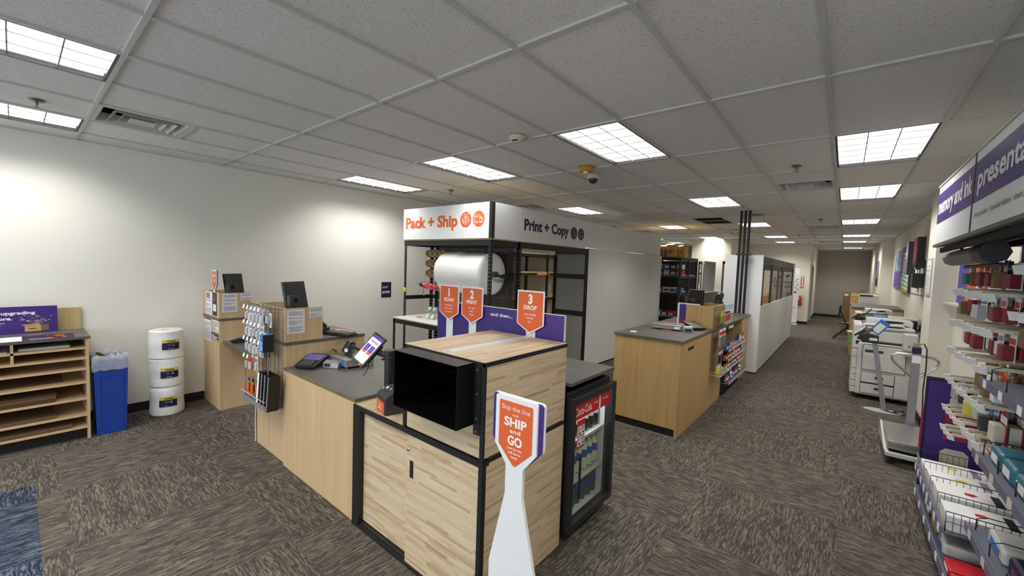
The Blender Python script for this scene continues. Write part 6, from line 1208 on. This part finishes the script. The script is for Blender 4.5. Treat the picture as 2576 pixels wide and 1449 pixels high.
t = thing('wall_poster', 'tall violet poster with orange edge on the wall beyond the supply shelving', 'poster', (1.76, 6.0, 1.53)); obj('sheet', MB().box(1.760, 5.25, 1.535, 1.768, 6.45, 1.99), M_violet, t); obj('orange_field', MB().prism([(-6.05, 1.535), (-5.25, 1.535), (-5.25, 1.99), (-5.90, 1.99)], (1.7585, 0, 0), YN, ZP, .0008), M_orange, t); obj('white_field', MB().prism([(-5.93, 1.535), (-5.45, 1.535), (-5.45, 1.8)], (1.7572, 0, 0), YN, ZP, .0008), M_paper, t)
obj('ledge', MB().box(1.66, 5.2, 1.51, 1.768, 6.5, 1.53), M_lgrey, t)
# ======================= supply shelving (gondola) on the right =======================
G = thing('supply_gondola', 'grey retail shelving of office supplies along the right wall', 'retail shelving', (1.55, 2.9, 0)); XBK = 1.745
obj('back_panel', MB().box(XBK, 1.75, 0, XBK+.015, 4.17, 2.05), mat('brown_grey_pegboard', (.16, .145, .13), .7), G)
for y in (4.15, 2.985, 1.79): obj('upright', MB().box(XBK-.03, y-.02, 0, XBK, y+.02, 2.05), M_lgrey, G)
h = obj('header', MB().box(1.280, 3.004, 2.055, 1.292, 4.15, 2.495), M_white, G); h2 = obj('header', MB().box(1.280, 1.79, 2.055, 1.292, 2.996, 2.495), M_white, G)
obj('header_gap', MB().box(1.276, 2.992, 2.05, 1.295, 3.008, 2.50), M_dgrey, G); obj('header_rail', MB().box(1.274, 1.79, 2.496, 1.30, 4.155, 2.506), M_lgrey, G)
b1 = obj('purple_band', MB().box(1.2785, 3.006, 2.215, 1.2798, 4.148, 2.44), M_purple, h); b2 = obj('purple_band', MB().box(1.2785, 1.79, 2.215, 1.2798, 2.994, 2.44), M_purple, h2)
obj('lettering', write(MB(), [('memory and ink', -3.57, 2.285, .105, 1.07, .03)], (1.2775, 0, 0), YN, ZP), M_inkw, h); obj('lettering', write(MB(), [('presentation', -2.33, 2.285, .105, 1.15, .03)], (1.2775, 0, 0), YN, ZP), M_inkw, h2)
obj('small_lettering', write(MB(), [('3-ring binders · 2-pocket folders · sheet protectors', -2.42, 2.13, .028, 1.02)], (1.2785, 0, 0), YN, ZP), M_grey, h2)
obj('canopy', MB().box(1.27, 1.79, 2.035, 1.30, 4.16, 2.055).box(1.30, 1.79, 2.04, 1.745, 4.14, 2.05), M_grey, G); obj('canopy_rail', MB().box(1.31, 1.79, 1.995, 1.33, 4.16, 2.03).box(1.50, 1.79, 2.0, 1.53, 4.1, 2.03), M_blackm, G)
t = thing('light_bar', 'dark grey octagonal tube hanging under the memory and ink header', 'light bar', (1.36, 3.6, 1.94))
m = MB().cyl((1.40, 4.28, 1.955), (1.40, 3.32, 1.955), .058, 8); obj('housing', m, mat('warm_grey_plastic', (.16, .155, .145), .45), t); obj('end_cap', MB().cyl((1.40, 3.32, 1.955), (1.40, 3.10, 1.955), .066, 8), M_black, t); obj('lower_rail', MB().cyl((1.43, 4.0, 1.885), (1.43, 3.1, 1.885), .012, 8), M_black, t)
for y in (4.0, 3.2): obj('hanger', MB().box(1.395, y-.01, 2.0, 1.41, y+.01, 2.04), M_black, t)
# hooks with tags, then the packs on them, row by row
ROWS = [(1.91, 'top'), (1.71, 'second'), (1.49, 'third'), (1.28, 'fourth'), (1.055, 'fifth'), (.845, 'sixth'), (.69, 'lowest')]
KIN = {'top': ['ink', 'tag', 'ink', 'pad', 'ink'], 'second': ['ink', 'pad', 'clip', 'ink', 'usb'], 'third': ['ink', 'adp', 'pad', 'ink'], 'fourth': ['pad', 'clip', 'gift', 'pad'], 'fifth': ['clip', 'grn', 'case', 'tack', 'cup'], 'sixth': ['tack', 'pad', 'cup', 'tack'], 'lowest': ['gift', 'clip', 'pad']}
hn = 0
for z, rn in ROWS:
    n = 8 if rn != 'lowest' else 3
    for i in range(n):
        y = 4.04-i*.135+R_.uniform(-.02, .02); dz = R_.uniform(-.012, .012)
        if rn != 'top':
            hk = obj('hook', MB().box(1.41, y-.006, z+dz-.004, XBK-.03, y+.006, z+dz+.016), M_cream, G); obj('price_tag', MB().rbox((1.402, y, z+dz-.012), (.004, .044, .05), rz=.75, ry=-.35), M_paper, hk)
        kd = KIN[rn][(i*2+(z > 1.3)) % len(KIN[rn])]
        for q in range(4 if i % 3 != 1 else 3):
            if rn in ('fourth', 'sixth', 'lowest') and i < 4 and q < 3: continue
            xk = 1.47+(i % 3)*.02+q*.062+R_.uniform(0, .01)
            pk_ = pack(kd, xk, y, z+dz-.006, 'hanging pack on the %s hook row of the supply shelving, far bay' % rn, 'packs on the %s hook row, far bay' % rn, -PI/2+R_.uniform(-.1, .1)); pk_.scale = (1.15, 1.15, 1.1)
for rn, z, kk in (('upper', 1.86, ['tag', 'pad', 'clip']), ('middle', 1.62, ['pad', 'mark', 'clip'])):
    for i in range(6):
        y = 2.86-i*.15; hk = obj('hook', MB().box(1.45, y-.005, z-.004, XBK-.03, y+.005, z+.014), M_cream, G); obj('price_tag', MB().rbox((1.442, y, z-.01), (.004, .045, .05), rz=.75, ry=-.35), M_paper, hk)
        for q in range(3): pack(kk[(i+q) % 3], 1.52+q*.07, y, z-.006, 'hanging pack on the %s hook row of the near bay under presentation' % rn, 'packs on the %s hook row, near bay' % rn, -PI/2)
# near bay shelves with price channels and wire dividers
for z, nm in ((1.26, 'upper'), (.85, 'middle'), (.425, 'lower')):
    s_ = obj('shelf', MB().box(1.372, 1.80, z-.03, XBK-.03, 2.975, z-.018), M_deck, G); obj('price_channel', MB().box(1.366, 1.80, z-.045, 1.372, 2.975, z), M_track, s_); m = MB()
    for k in range(4): obj('price_tag', MB().rbox((1.3642, 2.85-k*.28, z-.022), (.002, .055, .04)), M_cream if z < 1 else M_paper, s_)
    for k in range(4): y = 2.92-k*.27; obj('wire_divider', MB().tube([(1.40, y, z-.015), (1.40, y, z+.05), (1.44, y, z+.07), (XBK-.04, y, z+.07)], .003), M_wblk, s_)
def pouch(name, label, cat, x, y, z, w, d, h_, c, c2, grp=None):
    t = thing(name, label, cat, (x, y, z), group=grp); obj('body', MB().box(x-d/2, y-w/2, z, x+d/2, y+w/2, z+h_), c, t, bevel=min(w, d, h_)*.2); obj('label', MB().box(x-d/2-.0012, y-w*.3, z+h_*.25, x-d/2-.0002, y+w*.3, z+h_*.7), c2, t); return t
pouch('supply_pouch', 'blue and white pouch leaning on the upper shelf of the near bay', 'pouch', 1.52, 2.70, 1.243, .10, .03, .28, M_skyb, M_paper)
pouch('supply_pouch', 'clear amber topped pouch on the upper shelf of the near bay', 'pouch', 1.55, 2.45, 1.243, .16, .12, .14, M_clear, M_gold)
for i in range(3): pouch('sticky_note_box', 'teal boxed supply on the middle shelf of the near bay', 'box', 1.53, 2.78-i*.20, .833, .17, .24, .09, M_teal, M_paper, 'teal boxes on the middle shelf')
for i in range(5): solo('cream_tube', MB().lathe([(.022, 0), (.022, .07), (.018, .075), (0, .075)], (1.60, 2.90-i*.11, 1.0), 12), M_cream, 'short cream tube standing behind the teal boxes', 'tube', 'cream tubes')
obj('tube_ledge', MB().box(1.55, 2.3, .99, XBK-.03, 2.97, .998), M_deck, G)
pouch('gift_box', 'purple and red lidded box on the lower shelf of the near bay', 'box', 1.56, 2.35, .408, .34, .26, .10, M_dpurple, M_crim); pouch('supply_box', 'pale box with blue label on the lower shelf of the near bay', 'box', 1.56, 2.72, .408, .26, .26, .07, M_lgrey, M_skyb)
# basket shelf of paper pads in the far bay
s_ = obj('basket_shelf', MB().box(1.292, 3.01, .30, XBK-.03, 4.15, .308), M_deck, G); obj('price_channel', MB().box(1.282, 3.01, .265, 1.288, 4.15, .335), M_track, s_); m = MB()
for k in range(8): obj('price_tag', MB().rbox((1.2805, 4.09-k*.145, .30), (.002, .05, .045)), M_paper, s_)
for y in (4.14, 3.86, 3.58, 3.30, 3.02):
    m = MB().tube([(1.30, y, .31), (1.30, y, .43), (XBK-.04, y, .43)], .003)
    for k in range(14): m.cyl((1.30+k*.031, y, .31), (1.30+k*.031, y, .43), .0016, 4)
    m.tube([(1.30, y, .37), (XBK-.04, y, .37)], .0018); obj('wire_divider', m, M_wblk, s_)
obj('front_fence', MB().box(1.290, 3.01, .308, 1.293, 4.15, .40), M_clear, s_)
PADS = [(4.0, 'stack of white pads nearest the purple panel in the wire basket', .06), (3.72, 'stack of white pads with yellow edge in the wire basket', .08), (3.44, 'white pack with red and blue mark in the wire basket, farther one', .10), (3.16, 'white pack with red and blue mark in the wire basket, nearer one', .09)]
for y, lab, hh in PADS:
    t = thing('paper_pack', lab, 'paper pack', (1.50, y, .308)); obj('pages', MB().box(1.31, y-.115, .3085, 1.69, y+.115, .308+hh), M_paper, t, bevel=.003)
    obj('cover_mark', MB().prism([(-.03, -.02), (.0, -.03), (.03, 0), (.01, .02), (-.03, .015)], (1.47, y+.01, .3085+hh), XP, YP, .0008), M_red if y < 3.6 else M_yel, t); obj('cover_print', MB().box(1.56, y-.08, .3085+hh, 1.60, y+.08, .3092+hh), M_ink if y < 3.6 else M_inkg, t)
# base deck
s_ = obj('base_deck', MB().box(1.292, 1.80, .12, XBK-.03, 4.15, .135).box(1.32, 1.80, 0, 1.34, 4.15, .12), M_deck, G); obj('price_channel', MB().box(1.282, 1.80, .09, 1.289, 4.15, .155), M_track, s_); m = MB()
for k in range(9): obj('price_tag', MB().rbox((1.2805, 4.02-k*.24, .122), (.002, .05, .045)), M_paper, s_)
BD = [(4.02, M_violet, M_teal, 'violet carton at the far end of the base shelf'), (3.84, M_paper, M_grey, 'white carton with grey pattern on the base shelf'), (3.64, M_black, M_paper, 'black edged carton on the base shelf'), (3.42, M_green, M_gold, 'green leaf printed carton on the base shelf'), (3.16, M_lgrey, M_skyb, 'pale grey carton with blue mark on the base shelf')]
for y, c, c2, lab in BD: pouch('boxed_supply', lab, 'box', 1.45, y, .136, .17, .28, .07, c, c2)
for i in range(3): pouch('boxed_supply', ['red mailer carton on the base shelf, farthest of the red ones', 'red mailer carton on the base shelf, middle of the red ones', 'red mailer carton on the base shelf, nearest of the red ones'][i], 'box', 1.43, 2.90-i*.17, .136, .15, .26, .05+.0*i, M_red, M_paper)
pouch('boxed_supply', 'purple carton with white lettering standing behind the price channel', 'box', 1.60, 3.36, .136, .22, .16, .12, M_dpurple, M_paper)
for i in range(3): pouch('boxed_supply', ['silver wrapped pack on the near base shelf', 'grey striped pack on the near base shelf', 'white striped pack on the near base shelf'][i], 'box', 1.45, 2.38-i*.18, .136, .15, .28, .06, [M_silv, M_deck, M_paper][i], M_inkg)
# purple end display
t = thing('envelope_display', 'dark purple end display panel with crimson pockets beside the floor scale', 'display panel', (1.55, 4.36, 0))
obj('panel', MB().box(1.345, 4.34, .03, 1.745, 4.352, .955), M_purple, t, label='dark purple panel'); obj('panel', MB().box(1.33, 4.36, .03, 1.745, 4.372, .985), M_dpurple, t); obj('feet', MB().box(1.38, 4.25, 0, 1.42, 4.45, .03).box(1.66, 4.25, 0, 1.70, 4.45, .03), M_dgrey, t)
obj('crimson_pocket', MB().box(1.45, 4.325, .50, 1.70, 4.339, .77), M_crim, t); obj('pocket_line', MB().box(1.45, 4.3238, .635, 1.70, 4.3250, .639), M_dpurple, t); obj('side_pocket', MB().box(1.318, 4.355, .38, 1.3295, 4.375, .72), M_crim, t)
for (x, z0, z1) in ((1.47, .78, .86), (1.44, .12, .42)): obj('cutout', MB().prism([(x, z0), (x+.16, z0), (x+.16, z1-.03), (x+.13, z1), (x+.03, z1), (x, z1-.03)], (0, 4.3392, 0), XP, ZP, .0008), M_cream, t)
